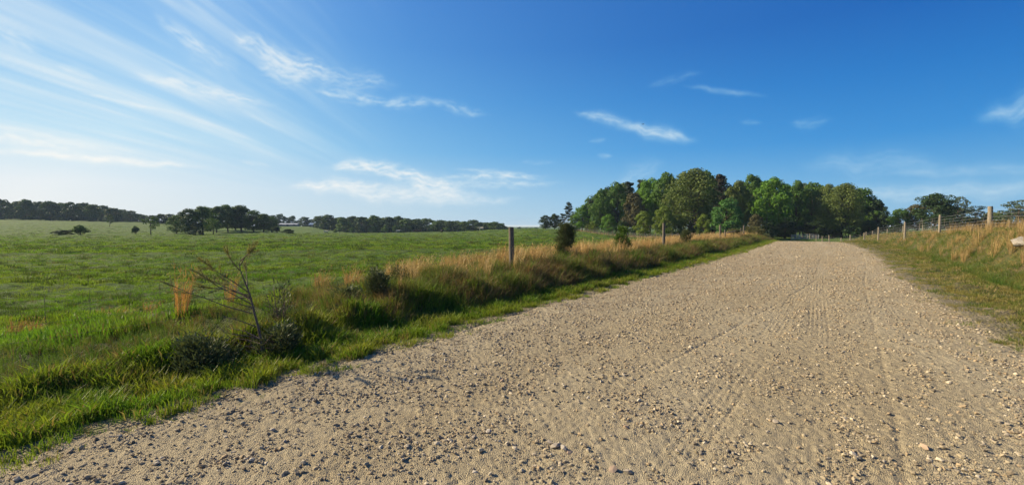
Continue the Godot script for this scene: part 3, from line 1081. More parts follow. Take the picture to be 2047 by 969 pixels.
func plant(called: String, kind: String, leaf: String, bark: String, at: Vector3, h: float, w: float, label: String, category: String, group := "") -> Node3D:
	var full := {"broad": Vector2(9.2, 10.0), "pine": Vector2(5.0, 10.0), "bush": Vector2(2.0, 2.0)}
	var base: Vector2 = full[kind.split("_")[0]]
	var o := thing(called, label, category, at, rng.randf() * TAU, group)
	var m: Array = P[kind]
	o.scale = Vector3(w / base.x, h / base.y, w / base.x)
	part("trunk" if category == "tree" else "stem", m[0], M[bark], o)
	part("crown" if category == "tree" else "foliage", m[1], M[leaf], o)
	return o

func seen_tree(called: String, kind: String, leaf: String, px: float, d: float, top: float, wide: float, label: String, category := "tree", group := "", bark := "bark") -> Node3D:
	var at := spot(px, d)
	var h := EYE - (top - 450.0) / 900.0 * d - at.y
	return plant(called, kind, leaf, bark, at, h, wide * d / 900.0, label, category, group)

const NTH := ["first", "second", "third", "fourth", "fifth", "sixth", "seventh", "eighth", "ninth", "tenth", "eleventh", "twelfth", "thirteenth", "fourteenth", "fifteenth", "sixteenth", "seventeenth", "eighteenth", "nineteenth", "twentieth", "twenty-first", "twenty-second", "twenty-third", "twenty-fourth", "twenty-fifth", "twenty-sixth", "twenty-seventh", "twenty-eighth", "twenty-ninth", "thirtieth", "thirty-first", "thirty-second", "thirty-third", "thirty-fourth", "thirty-fifth", "thirty-sixth"]

func make_trees() -> void:
	for k in 4:
		P["broad_%d" % k] = broadleaf(300 + k, 64, 130, 0.35, [1.2, 0.8, 2.2, 1.6][k], [0.25, 0.4, 0.15, 0.3][k])
	P.broad_low = broadleaf(310, 66, 115, 0.35, 0.2, 0.35)
	P.broad_great = broadleaf(312, 150, 100, 0.24, 1.0, 0.3)
	P.broad_airy = broadleaf(311, 40, 55, 0.36, 2.4, 0.15, 1.0)
	P.broad_far0 = broadleaf(320, 44, 60, 0.7, -0.7, 0.2)
	P.broad_far1 = broadleaf(321, 44, 60, 0.7, -0.7, 0.35)
	P.broad_far2 = broadleaf(322, 44, 56, 0.65, -0.8, 0.1)
	P.broad_farairy = broadleaf(323, 26, 26, 0.55, 2.4, 0.1, 1.0)
	P.pine_tall = pine(330, 0.7, 3.6, 70, 0.42)
	P.pine_full = pine(331, 0.1, 1.2, 110, 0.42)
	P.bush_a = bush(340, 22, 70, 0.16)
	P.bush_b = bush(341, 16, 60, 0.18)
	rng.seed = 77
	# ---- long wood on the left hilltop: two ranks
	var g := "trees of the long hilltop wood at far left"
	var tops := [[-60, 399], [-30, 396], [3, 397], [28, 402], [52, 397], [76, 405], [100, 401], [122, 404], [144, 403], [166, 404], [186, 408], [206, 411], [226, 414], [244, 418], [260, 421], [275, 425], [288, 429]]
	var n := 0
	for a in tops:
		var d := 322.0 + 22.0 * (n % 2) + maxf(0.0, a[0] - 200.0) * 0.5
		seen_tree("hilltop_tree", "broad_far%d" % (n % 3), ["leaf_far", "leaf_far2", "leaf_far"][n % 3], a[0], d, a[1] + rng.randf_range(-2, 2), 36.0 - maxf(0.0, a[0] - 190.0) * 0.1, "dark hazy tree, %s from the left in the front rank of the hilltop wood" % NTH[n], "tree", g)
		n += 1
	for k in 13:
		seen_tree("hilltop_tree", "broad_far%d" % (k % 3), "leaf_far", -40.0 + 24.0 * k, 372.0, 402.0 + maxf(0.0, k - 6) * 4.0, 36.0, "dark hazy tree, %s from the left in the rear rank of the hilltop wood" % NTH[k], "tree", g)
	# ---- trees in the middle distance of the pasture
	seen_tree("field_tree", "broad_farairy", "leaf_far2", 218, 240, 428.5, 17, "small lone round-headed tree on the far left hillside, casting a long shadow", "tree")
	seen_tree("field_tree", "broad_farairy", "leaf_mid", 300, 150, 431, 33, "lone spreading young tree with a visible trunk left of the oak clump", "tree")
	seen_tree("field_tree", "broad_airy", "leaf_mid", 425, 148, 436, 32, "small round tree standing just in front of the oak clump", "tree")
	seen_tree("field_bush", "bush_a", "leaf_mid", 160, 138, 447, 34, "broad green bush in the left pasture beside a low dark one", "bush")
	seen_tree("field_bush", "bush_b", "leaf_dark", 127, 138, 457, 42, "low dark bush in the left pasture, farthest left", "bush")
	seen_tree("field_bush", "bush_a", "leaf_far", 270, 155, 450, 17, "small round dark bush just left of the lone young tree", "bush")
	seen_tree("field_bush", "bush_b", "leaf_dark", 575, 165, 455, 28, "dark rounded bush at the right end of the oak clump's shade", "bush")
	seen_tree("field_bush", "bush_a", "leaf_dark", 553, 205, 452, 14, "small dark bush behind the rounded one near the oak clump", "bush")
	seen_tree("field_tree", "broad_farairy", "leaf_mid", 679, 250, 448, 14, "tiny thin tree alone in the pasture before the far middle wood", "tree")
	seen_tree("field_bush", "bush_a", "leaf_mid", 669, 248, 461, 10, "tiny low bush beside the tiny thin pasture tree", "bush")
	seen_tree("field_bush", "bush_b", "leaf_dark", 392, 152, 457, 36, "low dark bramble bush under the left oaks of the clump", "bush")
	# ---- oak clump in the hollow
	g = "trees of the oak clump in the pasture hollow"
	n = 0
	for a in [[352, 172, 430, 36], [378, 162, 417, 50], [404, 168, 412, 48], [432, 196, 412, 48], [456, 204, 409, 50], [482, 208, 410, 52], [506, 206, 420, 44], [526, 205, 427, 38], [543, 210, 433, 30], [420, 220, 415, 50], [470, 228, 413, 48]]:
		seen_tree("oak_tree", ["broad_low", "broad_low", "broad_1", "broad_3", "broad_0", "broad_1", "broad_low", "broad_1", "broad_low"][n] if n < 9 else "broad_low", ["leaf_mid", "leaf_far", "leaf_mid", "leaf_far2"][n % 4], a[0], a[1], a[2], a[3], "oak in the pasture clump, %s from the left" % NTH[n] if n < 9 else "oak hidden behind the middle of the pasture clump, %s one" % ["left", "right"][n - 9], "tree", g)
		n += 1
	# ---- row of trees behind, between hilltop wood and clump
	n = 0
	for a in [[306, 430], [322, 427], [340, 427], [356, 428]]:
		seen_tree("row_tree", "broad_far%d" % (n % 3), "leaf_far", a[0], 315, a[1], 26, "hazy tree between hilltop wood and oak clump, %s from the left" % NTH[n], "tree", "trees between the hilltop wood and the oak clump")
		n += 1
	# ---- trees round the barn
	n = 0
	for a in [[545, 430, 26], [560, 427, 24], [572, 434, 16], [583, 431, 20], [609, 433, 28], [597, 440, 16], [622, 438, 14]]:
		seen_tree("farm_tree", "broad_far%d" % (n % 3), ["leaf_far", "leaf_far2"][n % 2], a[0], 470.0 if n != 4 else 440.0, a[1], a[2], "far tree round the barns, %s counted from the left" % NTH[n if n < 4 else (5 if n == 4 else (4 if n == 5 else 6))], "tree", "trees round the far barns")
		n += 1
	# ---- long wood beyond the middle of the pasture
	g = "trees of the long wood beyond the pasture"
	n = 0
	for a in [[642, 432], [656, 427], [672, 436], [688, 433], [704, 431], [722, 432], [737, 436], [748, 431], [764, 435], [780, 433], [796, 431], [811, 437], [822, 444], [834, 439], [852, 436], [868, 441], [884, 442], [900, 441], [916, 444], [930, 441], [945, 440], [960, 444], [974, 444], [990, 444], [1005, 447], [1019, 453]]:
		var d := 345.0 - 25.0 * (n % 2) - maxf(0.0, 700.0 - a[0]) * -0.5
		seen_tree("woodland_tree", "broad_far%d" % (n % 3), ["leaf_far", "leaf_mid", "leaf_far2", "leaf_far"][(n * 7) % 4], a[0], d, a[1] + rng.randf_range(-1.5, 1.5), 36.0 if a[0] < 1000 else 20.0, "tree in the long wood beyond the pasture, %s from the left along its front" % NTH[n], "tree", g)
		n += 1
	for k in 14:
		seen_tree("woodland_tree", "broad_far%d" % (k % 3), "leaf_far", 650.0 + 26.0 * k, 385.0, 434.0 + maxf(0.0, k - 5) * 1.4, 42.0, "tree in the rear rank of the pasture wood, %s from the left" % NTH[k], "tree", g)
	n = 0
	for a in [[770, 448, 20], [790, 447, 16], [704, 452, 12], [893, 452, 16]]:
		seen_tree("woodland_bush", "bush_a", "leaf_mid", a[0], 305, a[1], a[2], "pale bush at the foot of the pasture wood, %s" % ["third from the left", "rightmost but one", "leftmost", "rightmost"][n] if n != 0 else "pale bush at the foot of the pasture wood, second from the left", "bush", "bushes at the foot of the pasture wood")
		n += 1
	n = 0
	for a in [[1038, 453], [1052, 455], [1062, 455], [1072, 454], [1045, 456]]:
		seen_tree("distant_tree", "broad_far%d" % (n % 3), "leaf_far", a[0], 640, a[1], 9, "tiny distant tree on the skyline gap, %s from the left" % NTH[[0, 2, 3, 4, 1][n]], "tree", "tiny trees in the skyline gap")
		n += 1
	# ---- the big wood on the right
	seen_tree("dark_tree", "broad_low", "leaf_dark", 1091, 185, 430, 30, "left one of two dark round trees at the left end of the big wood", "tree")
	seen_tree("dark_tree", "broad_1", "leaf_dark", 1109, 188, 427, 28, "right one of two dark round trees at the left end of the big wood", "tree")
	seen_tree("pine_tree", "pine_tall", "needle", 1136, 172, 404, 30, "leaning dark pine standing out at the left end of the big wood", "tree")
	seen_tree("pine_tree", "pine_full", "needle", 1124, 176, 426, 26, "lower dark pine just left of the leaning pine", "tree")
	g = "trees of the big wood"
	var front := [
		[1150, 162, 424, 30, "broad_low", "leaf_mid", "small green tree just right of the leaning pine"],
		[1164, 160, 410, 40, "broad_1", "leaf_spring", "fresh green tree at the stepped left edge of the big wood"],
		[1181, 158, 398, 28, "pine_full", "needle", "dark pine top on the left slope of the big wood"],
		[1203, 150, 378, 52, "broad_0", "leaf_wood", "rounded green tree on the left slope of the big wood"],
		[1233, 148, 364, 52, "broad_low", "leaf_wood", "large green tree rising behind the left understory"],
		[1256, 150, 361, 40, "pine_full", "needle", "dark evergreen wedged high between green crowns, left of centre"],
		[1280, 148, 357, 34, "pine_full", "needle", "blackish pine tip poking above the wood left of the great oak"],
		[1268, 136, 385, 50, "broad_3", "leaf_brown", "brownish dull tree in the left middle of the big wood"],
		[1300, 140, 357, 56, "broad_2", "leaf_spring", "bright-topped tree left of the great oak"],
		[1334, 134, 345, 64, "broad_0", "leaf_wood", "tall full tree joining the great oak on its left"],
		[1382, 116, 337, 118, "broad_great", "leaf_oak", "great spreading oak, tallest tree at the front of the big wood"],
		[1412, 138, 343, 60, "broad_2", "leaf_wood", "tall tree behind the great oak on its right"],
		[1437, 122, 346, 50, "pine_full", "needle_brown", "dark brownish evergreen right of the great oak"],
		[1472, 124, 362, 54, "broad_0", "leaf_oak", "dull green tree right of the brownish evergreen"],
		[1502, 130, 349, 48, "broad_3", "leaf_wood", "tall loose-topped tree in the middle of the right half"],
		[1545, 116, 356, 74, "broad_2", "leaf_spring", "bright green rounded tree left of where the road enters"],
		[1590, 128, 361, 56, "broad_1", "leaf_wood", "green tree above the dark road opening, left"],
		[1622, 130, 365, 54, "broad_0", "leaf_wood", "green tree above the dark road opening, right"],
		[1650, 126, 368, 46, "broad_3", "leaf_oak", "olive tree between the road opening and the right end"],
		[1684, 112, 366, 84, "broad_great", "leaf_oak", "broad low-branched oak at the right end of the big wood"],
		[1722, 120, 376, 64, "broad_1", "leaf_wood", "dark green tree stepping down at the right end"],
		[1750, 118, 398, 48, "broad_low", "leaf_dark", "last dark tree at the right tip of the big wood"],
	]
	for a in front:
		seen_tree("pine_tree" if a[4].begins_with("pine") else "broadleaf_tree", a[4], a[5], a[0], a[1], a[2], a[3], a[6], "tree", g)
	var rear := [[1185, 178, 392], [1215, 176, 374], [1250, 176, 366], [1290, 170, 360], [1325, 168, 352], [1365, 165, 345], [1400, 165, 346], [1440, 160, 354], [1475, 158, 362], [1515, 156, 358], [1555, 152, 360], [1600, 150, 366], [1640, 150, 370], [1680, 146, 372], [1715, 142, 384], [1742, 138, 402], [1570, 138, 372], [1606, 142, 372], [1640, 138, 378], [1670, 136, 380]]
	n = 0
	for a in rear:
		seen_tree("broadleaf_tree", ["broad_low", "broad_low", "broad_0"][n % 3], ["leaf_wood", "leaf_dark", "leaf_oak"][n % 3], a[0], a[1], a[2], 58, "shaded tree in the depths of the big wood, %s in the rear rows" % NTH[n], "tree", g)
		n += 1
	# understory along the edge of the big wood
	var under := [
		[1188, 150, 441, 24, "leaf_lime", "fresh green sapling at the far left of the wood's edge"],
		[1216, 144, 428, 34, "leaf_spring", "leafy sapling, second along the left edge of the wood"],
		[1246, 136, 440, 28, "leaf_dark", "dark leafy sapling between two bright ones at the wood's edge"],
		[1286, 118, 422, 42, "leaf_lime", "yellow-green sapling in the middle of the left wood edge"],
		[1326, 112, 412, 46, "leaf_lime", "large yellow-green sapling left of the great oak's trunk"],
		[1352, 112, 440, 34, "leaf_oak", "olive bushy growth at the foot of the great oak"],
		[1408, 108, 428, 34, "leaf_lime", "yellow-green sapling right of the great oak's trunk"],
		[1455, 104, 396, 66, "leaf_maple", "bluish green maple with bright leaves before the dark wood"],
		[1512, 98, 428, 34, "leaf_brown", "olive-brown tangled sapling left of the road's entrance"],
		[1535, 106, 440, 40, "leaf_dark", "dark growth at the left lip of the road opening"],
		[1176, 156, 446, 22, "leaf_oak", "small dull bush at the far left foot of the wood"],
		[1268, 126, 452, 28, "leaf_dark", "low dark bush below the yellow-green sapling"],
		[1380, 114, 452, 40, "leaf_dark", "low dark scrub under the great oak"],
		[1430, 108, 452, 36, "leaf_dark", "low dark scrub left of the maple's foot"],
		[1490, 108, 450, 40, "leaf_dark", "low dark scrub right of the maple's foot"],
		[1700, 108, 448, 46, "leaf_dark", "dark scrub under the right end of the wood"],
		[1738, 110, 440, 44, "leaf_dark", "dark scrub at the right tip of the wood"],
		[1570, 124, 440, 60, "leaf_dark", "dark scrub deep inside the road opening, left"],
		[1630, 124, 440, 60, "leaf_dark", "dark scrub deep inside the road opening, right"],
		[1665, 116, 450, 44, "leaf_dark", "low dark scrub behind the right fence's end"],
	]
	n = 0
	for a in under:
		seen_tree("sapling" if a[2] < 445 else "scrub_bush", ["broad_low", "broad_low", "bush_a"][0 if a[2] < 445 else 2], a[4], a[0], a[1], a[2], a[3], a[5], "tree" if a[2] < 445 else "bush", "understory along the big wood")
		n += 1
	# ---- trees beyond the right bank
	g = "trees beyond the right bank"
	for a in [
		[1800, 112, 417, 44, "broad_low", "leaf_wood", "low green tree at the left end of the right group"],
		[1834, 112, 408, 52, "broad_low", "leaf_brown", "brownish tree left of the round dark one beyond the bank"],
		[1868, 104, 387, 72, "broad_2", "leaf_dark", "big round dark green tree beyond the right bank"],
		[1916, 106, 391, 40, "broad_airy", "leaf_blue", "thin grey-green tree right of the round dark tree"],
		[1905, 110, 412, 60, "broad_low", "leaf_oak", "olive tree behind the thin grey-green one"],
		[1952, 106, 410, 50, "broad_airy", "leaf_blue", "loose grey-green tree behind the thick corner post"],
		[1985, 112, 424, 50, "broad_low", "leaf_oak", "low olive tree right of the thick corner post"],
		[2040, 84, 398, 70, "broad_airy", "leaf_blue", "open-branched grey-green tree at the right edge of the picture"],
		[2030, 100, 420, 70, "broad_low", "leaf_dark", "dark low tree below the open-branched one at right edge"],
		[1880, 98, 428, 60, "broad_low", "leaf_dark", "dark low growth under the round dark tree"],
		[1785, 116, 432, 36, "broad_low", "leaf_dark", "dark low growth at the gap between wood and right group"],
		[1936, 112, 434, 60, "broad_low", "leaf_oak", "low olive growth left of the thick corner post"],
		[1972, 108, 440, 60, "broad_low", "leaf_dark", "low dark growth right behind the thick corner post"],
		[2110, 96, 400, 80, "broad_low", "leaf_oak", "olive tree just past the right edge of the picture"],
	]:
		seen_tree("broadleaf_tree", a[4], a[5], a[0], a[1], a[2], a[3], a[6], "tree", g)
	n = 0
	for px in [1838.0, 1848.0, 1862.0, 1872.0, 1892.0, 1903.0, 1921.0, 1966.0]:
		var mb := Mb.new()
		rng.seed = 900 + n
		limb(mb, Vector3(0, -0.3, 0), Vector3(rng.randf_range(-0.6, 0.6), 2.6, 0), 0.06, 0.02, 0.1, 5)
		limb(mb, Vector3(0, 1.0, 0), Vector3(rng.randf_range(-0.9, 0.9), 2.4, 0.3), 0.03, 0.01, 0.1, 4)
		var o := part("dead_sapling", mb.mesh(), M.bark_pale, self)
		o.position = spot(px, 90.0 + n)
		tag(o, "bare pale dead stem beyond the right fence, %s from the left" % NTH[n], "dead tree", "bare stems beyond the right fence")
		n += 1

# ---------------------------------------------------------------- things near the road
func needle_spray(mb: Mb, p: Vector3, dir: Vector3, len: float, n: int, col: Color) -> void:
	for k in n:
		var f := rng.randf()
		var o := p + dir * len * f
		var w := (dir * 0.9 + rnd_dir() * 0.8).normalized()
		var side := w.cross(rnd_dir()).normalized() * rng.randf_range(0.0022, 0.0038)
		var l := rng.randf_range(0.02, 0.05)
		mb.tri(o - side, o + side, o + w * l, col * rng.randf_range(0.7, 1.3))

func make_sapling() -> void:
	# a young cedar by the verge, mostly bare, its branches all swept to the left
	rng.seed = 41
	var o := thing("cedar_sapling", "young half-bare cedar sapling leaning on the left verge, branches swept left", "tree", spot(520.0, 5.35))
	var u := 0.289 * 5.35 / 900.0
	var c := func(zx: float, zy: float, z := 0.0) -> Vector3: return Vector3((zx - 660.0) * u, (872.0 - zy) * u, z)
	var tr := Mb.new()
	var stem := [c.call(664, 905), c.call(657, 780), c.call(648, 700), c.call(632, 610), c.call(602, 490), c.call(577, 375), c.call(545, 290), c.call(515, 205), c.call(505, 165), c.call(520, 130)]
	tr.tube(stem, [0.019, 0.017, 0.0155, 0.0145, 0.0125, 0.0105, 0.0075, 0.0055, 0.004, 0.0025], 8, false)
	part("trunk", tr.mesh(), M.bark_cedar, o)
	var lines := [
		[[595, 505], [430, 450], [300, 390], [215, 350], [80, 285]], [[578, 400], [500, 340], [430, 290], [320, 205]], [[580, 420], [470, 360], [400, 320], [310, 290]],
		[[570, 365], [500, 280], [450, 220], [400, 150]], [[590, 440], [480, 375], [380, 310], [300, 240]], [[560, 330], [510, 260], [455, 195]], [[574, 385], [470, 330], [350, 300]],
		[[612, 600], [540, 565], [470, 545], [400, 520]], [[640, 680], [520, 640], [400, 620]], [[655, 770], [560, 750], [480, 740], [400, 690], [290, 595]], [[650, 725], [550, 700], [440, 690]],
		[[657, 800], [560, 790], [470, 770], [400, 700]], [[655, 690], [600, 640], [520, 600]], [[660, 770], [740, 730], [805, 690]], [[650, 740], [700, 700], [760, 640]],
		[[515, 205], [492, 150], [488, 95]], [[510, 170], [540, 120], [560, 75]], [[520, 140], [570, 105], [612, 80]], [[575, 372], [590, 360], [596, 350]], [[585, 395], [450, 400], [330, 395]], [[600, 470], [480, 430], [440, 400]],
		[[660, 830], [560, 830], [460, 800]], [[656, 790], [610, 770], [540, 700]],
	]
	var nd := Mb.new()
	for q in lines.size():
		var pts := []
		var rad := []
		var z := rng.randf_range(-0.32, 0.32)
		var ln: Array = lines[q]
		for k in ln.size():
			pts.append(c.call(ln[k][0], ln[k][1], z * k / (ln.size() - 1.0)) + rnd_dir() * 0.006)
			rad.append(lerpf(0.0072, 0.0026, k / (ln.size() - 1.0)))
		var mb := Mb.new()
		mb.tube(pts, rad, 5, false)
		# bare side twigs
		for k in 7:
			var f := rng.randf_range(0.25, 0.98) * (ln.size() - 1)
			var i0 := mini(int(f), ln.size() - 2)
			var p: Vector3 = (pts[i0] as Vector3).lerp(pts[i0 + 1], f - i0)
			var dir: Vector3 = ((pts[i0 + 1] - pts[i0]) as Vector3).normalized()
			var e := p + (dir + rnd_dir() * 0.75).normalized() * rng.randf_range(0.04, 0.13)
			mb.tube([p, p.lerp(e, 0.5) + rnd_dir() * 0.008, e], [0.002, 0.0015, 0.001], 3, false)
			if q < 7 or q in [15, 16, 17]:
				if f > (ln.size() - 1) * 0.62:
					needle_spray(nd, p.lerp(e, 0.3), (e - p).normalized(), 0.12, 48, Color(1, 1, 1))
		if q < 7 or q in [15, 16, 17]:
			var last: Vector3 = pts[pts.size() - 1]
			var prev: Vector3 = pts[pts.size() - 2]
			needle_spray(nd, last.lerp(prev, 0.4), (last - prev).normalized(), 0.18, 160, Color(1, 1, 1))
		part("branch", mb.mesh(), M.bark_cedar, o)
	part("needles", nd.mesh(), M.needle_near, o)

func cedar_bush(sd: int, h: float, w: float, n: int, open := 0.0) -> ArrayMesh:
	# upright dense juniper of small pointed sprays
	rng.seed = sd
	var mb := Mb.new()
	for k in 46:
		var y := h * (0.06 + 0.9 * pow(rng.randf(), 0.9))
		var f := y / h
		var rr := w * 0.5 * (0.35 + 0.9 * sin(PI * pow(f, 0.75) * 0.93)) * rng.randf_range(0.35, 1.0)
		var a := rng.randf() * TAU
		var c := Vector3(cos(a) * rr * 0.75, y, sin(a) * rr * 0.75)
		for q in n:
			var o := c + Vector3(rng.randfn() * w * 0.1, rng.randfn() * 0.055, rng.randfn() * w * 0.1)
			var dir := (Vector3(o.x, 0, o.z).normalized() * 0.8 + Vector3(0, 1.0, 0) + rnd_dir() * 0.7).normalized()
			var side := dir.cross(rnd_dir()).normalized() * rng.randf_range(0.006, 0.013) * (1.0 + open)
			var l := rng.randf_range(0.035, 0.085)
			mb.tri(o - side, o + side, o + dir * l, tint(0.35))
	return mb.mesh()

func twiggy(sd: int, h: float, w: float, stems: int) -> ArrayMesh:
	# dead brush: a tangle of forked bare twigs
	rng.seed = sd
	var mb := Mb.new()
	for k in stems:
		var a := rng.randf() * TAU
		var base := Vector3(cos(a), 0, sin(a)) * w * 0.12 * rng.randf()
		var e := Vector3(cos(a) * w * 0.5 * rng.randf_range(0.2, 1.0), h * rng.randf_range(0.4, 1.0), sin(a) * w * 0.5 * rng.randf_range(0.2, 1.0))
		var pts := [base, base.lerp(e, 0.4) + rnd_dir() * 0.05, base.lerp(e, 0.75) + rnd_dir() * 0.05, e]
		mb.tube(pts, [0.006, 0.0045, 0.0035, 0.0015], 4, false)
		for q in 7:
			var p := base.lerp(e, rng.randf_range(0.3, 0.95))
			var t := p + ((e - base).normalized() * 0.6 + rnd_dir()).normalized() * rng.randf_range(0.06, 0.16)
			mb.tube([p, p.lerp(t, 0.5) + rnd_dir() * 0.012, t], [0.0028, 0.002, 0.001], 3, false)
	return mb.mesh()

func shrub(label: String, at: Vector3, h: float, w: float, n: int, leaf: String, sd: int, stems := 10, open := 0.0, called := "juniper_shrub") -> void:
	var o := thing(called, label, "shrub", at)
	if n > 0:
		part("foliage", cedar_bush(sd, h, w, n, open), M[leaf], o)
	part("twigs", twiggy(sd + 1, h * 0.95, w * 0.9, stems), M.bark_cedar, o)

func make_shrubs() -> void:
	shrub("dense dark upright juniper right of the first fence post", spot(1131.0, 14.6, 0.05), 1.28, 0.60, 190, "cedar_dark", 500)
	var pl := thing("dead_weed", "dry brown weed plume rising above the upright juniper", "weed", spot(1134.0, 14.9, 0.02))
	part("stalks", twiggy(505, 1.72, 0.34, 14), M.dead_stalk, pl)
	shrub("loose light green sapling between juniper and second post", spot(1243.0, 18.2, 0.05), 1.42, 0.58, 95, "leaf_mid", 510, 10, 1.6, "young_tree")
	shrub("small dark shrub with a brown top beyond the second post", spot(1372.0, 26.0, 0.05), 1.05, 0.62, 70, "cedar_dark", 520, 14, 1.0)
	shrub("rounded olive shrub by the third fence post", spot(1468.0, 41.0, 0.05), 1.0, 1.1, 60, "cedar_olive", 530, 14, 2.0)
	shrub("dark olive shrub past the last left fence post", spot(1506.0, 50.0, 0.05), 1.35, 1.9, 110, "cedar_olive", 540, 20, 2.6)
	shrub("low tangled shrub at the left brow of the road", spot(1527.0, 54.0, 0.05), 0.8, 1.4, 60, "cedar_dark", 545, 18, 2.6)
	shrub("dark brushy low juniper left of the cedar sapling's foot", spot(402.0, 4.95, 0.04), 0.46, 0.66, 80, "cedar_dark", 550, 26)
	shrub("dark low juniper right against the cedar sapling's foot", spot(556.0, 5.5, 0.04), 0.40, 0.5, 60, "cedar_dark", 560, 18)
	shrub("dead dark brush knot right of the cedar sapling", spot(557.0, 6.2, 0.04), 0.62, 0.4, 5, "cedar_dark", 570, 16, 0.0, "dead_brush")
	shrub("dark weedy shrub in the bank midway to the first post", spot(752.0, 7.9, 0.04), 0.55, 0.42, 40, "cedar_dark", 580, 14)
	shrub("dark brush patch low on the bank below dry grass", spot(690.0, 7.4, 0.04), 0.3, 0.5, 30, "cedar_dark", 590, 16)
	shrub("small brown weed shrub beyond the dark weedy one", spot(800.0, 9.3, 0.04), 0.5, 0.55, 25, "cedar_olive", 595, 12)
	# orange dry grass clumps standing alone in the left foreground
	var m := leaf_mat(.56, .31, .13, 0.5)
	var k := 0
	for a in [[357.0, 6.6, 0.85, "tall orange dry grass clump left of the cedar sapling"], [455.0, 7.4, 0.62, "slim orange dry grass clump behind the cedar sapling"], [205.0, 8.2, 0.42, "low orange dry grass patch near the left picture edge, first of a row"], [245.0, 8.6, 0.4, "low orange dry grass patch in the middle of the left row"], [290.0, 8.9, 0.42, "low orange dry grass patch at the right end of the left row"], [60.0, 7.6, 0.36, "pale orange dry grass tuft at the far left edge"], [20.0, 7.2, 0.4, "orange dry grass tuft in the left picture corner"], [635.0, 9.8, 0.6, "orange dry grass clump where the tan grass begins"], [700.0, 10.4, 0.62, "orange dry grass clump, second where the tan grass begins"]]:
		var o := thing("dry_grass_clump", a[3], "grass clump", spot(a[0], a[1], 0.03), 0.0, "orange dry grass clumps")
		part("stalks", sedge(46 if k < 2 else 40, 600 + k), m, o)
		o.scale = Vector3(a[2] * (0.8 if k < 2 else 2.0), a[2], a[2] * 0.9)
		k += 1
	k = 0
	for a in [[84.0, 8.3, 0.62], [172.0, 8.1, 0.95], [251.0, 8.6, 0.6], [319.0, 9.0, 0.7], [384.0, 9.2, 0.62], [444.0, 9.0, 0.75]]:
		rng.seed = 640 + k
		var sm := Mb.new()
		var e := Vector3(rng.randf_range(-0.05, 0.05), a[2], rng.randf_range(-0.05, 0.05))
		limb(sm, Vector3(0, -0.05, 0), e, 0.006, 0.003, 0.02, 4)
		for q in 4:
			var p := e * rng.randf_range(0.55, 0.95)
			limb(sm, p, p + Vector3(rng.randf_range(-0.07, 0.07), 0.08, rng.randf_range(-0.07, 0.07)), 0.003, 0.0015, 0.05, 3)
		var o := part("dead_weed", sm.mesh(), M.bark_cedar, self)
		o.position = spot(a[0], a[1])
		tag(o, "thin dark dead weed stalk in the left pasture edge, %s from the left" % NTH[k], "weed", "thin dead weed stalks")
		k += 1
	# a bright broad-leaved weed by the gravel
	rng.seed = 620
	var w := thing("leafy_weed", "bright green broad-leaved weed at the verge below the sapling", "weed", spot(488.0, 4.72))
	var lm := leaf_mat(.17, .29, .035, 0.7)
	for q in 14:
		var mb := Mb.new()
		var a := rng.randf() * TAU
		var up := rng.randf_range(0.05, 0.14)
		var e := Vector3(cos(a) * 0.07, up, sin(a) * 0.07)
		var side := Vector3(-sin(a), 0.2, cos(a)) * 0.02
		mb.tri(Vector3.ZERO, e * 0.6 + side, e, Color.WHITE)
		mb.tri(Vector3.ZERO, e, e * 0.6 - side, Color.WHITE)
		part("leaf", mb.mesh(), lm, w)

func rock_mesh(sd: int, rx: float, ry: float, rz: float, rough: float) -> ArrayMesh:
	var mb := Mb.new()
	var n := FastNoiseLite.new()
	n.seed = sd
	n.frequency = 0.9
	var nu := 22
	var nv := 12
	for j in nv + 1:
		for i in nu:
			var th := PI * j / nv
			var ph := TAU * i / nu
			var o := Vector3(sin(th) * cos(ph), cos(th), sin(th) * sin(ph))
			var k := 1.0 + rough * n.get_noise_3d(o.x * 2.0, o.y * 2.0, o.z * 2.0) + 0.4 * rough * n.get_noise_3d(o.x * 6.0, o.y * 6.0, o.z * 6.0)
			mb.v.append(Vector3(o.x * rx, o.y * ry, o.z * rz) * k)
			mb.n.append((o / Vector3(rx, ry, rz)).normalized())
	for j in nv:
		for i in nu:
			var a := j * nu + i
			var b := j * nu + (i + 1) % nu
			for idx in [a, a + nu, b, b, a + nu, b + nu]:
				mb.i.append(idx)
	return mb.mesh()

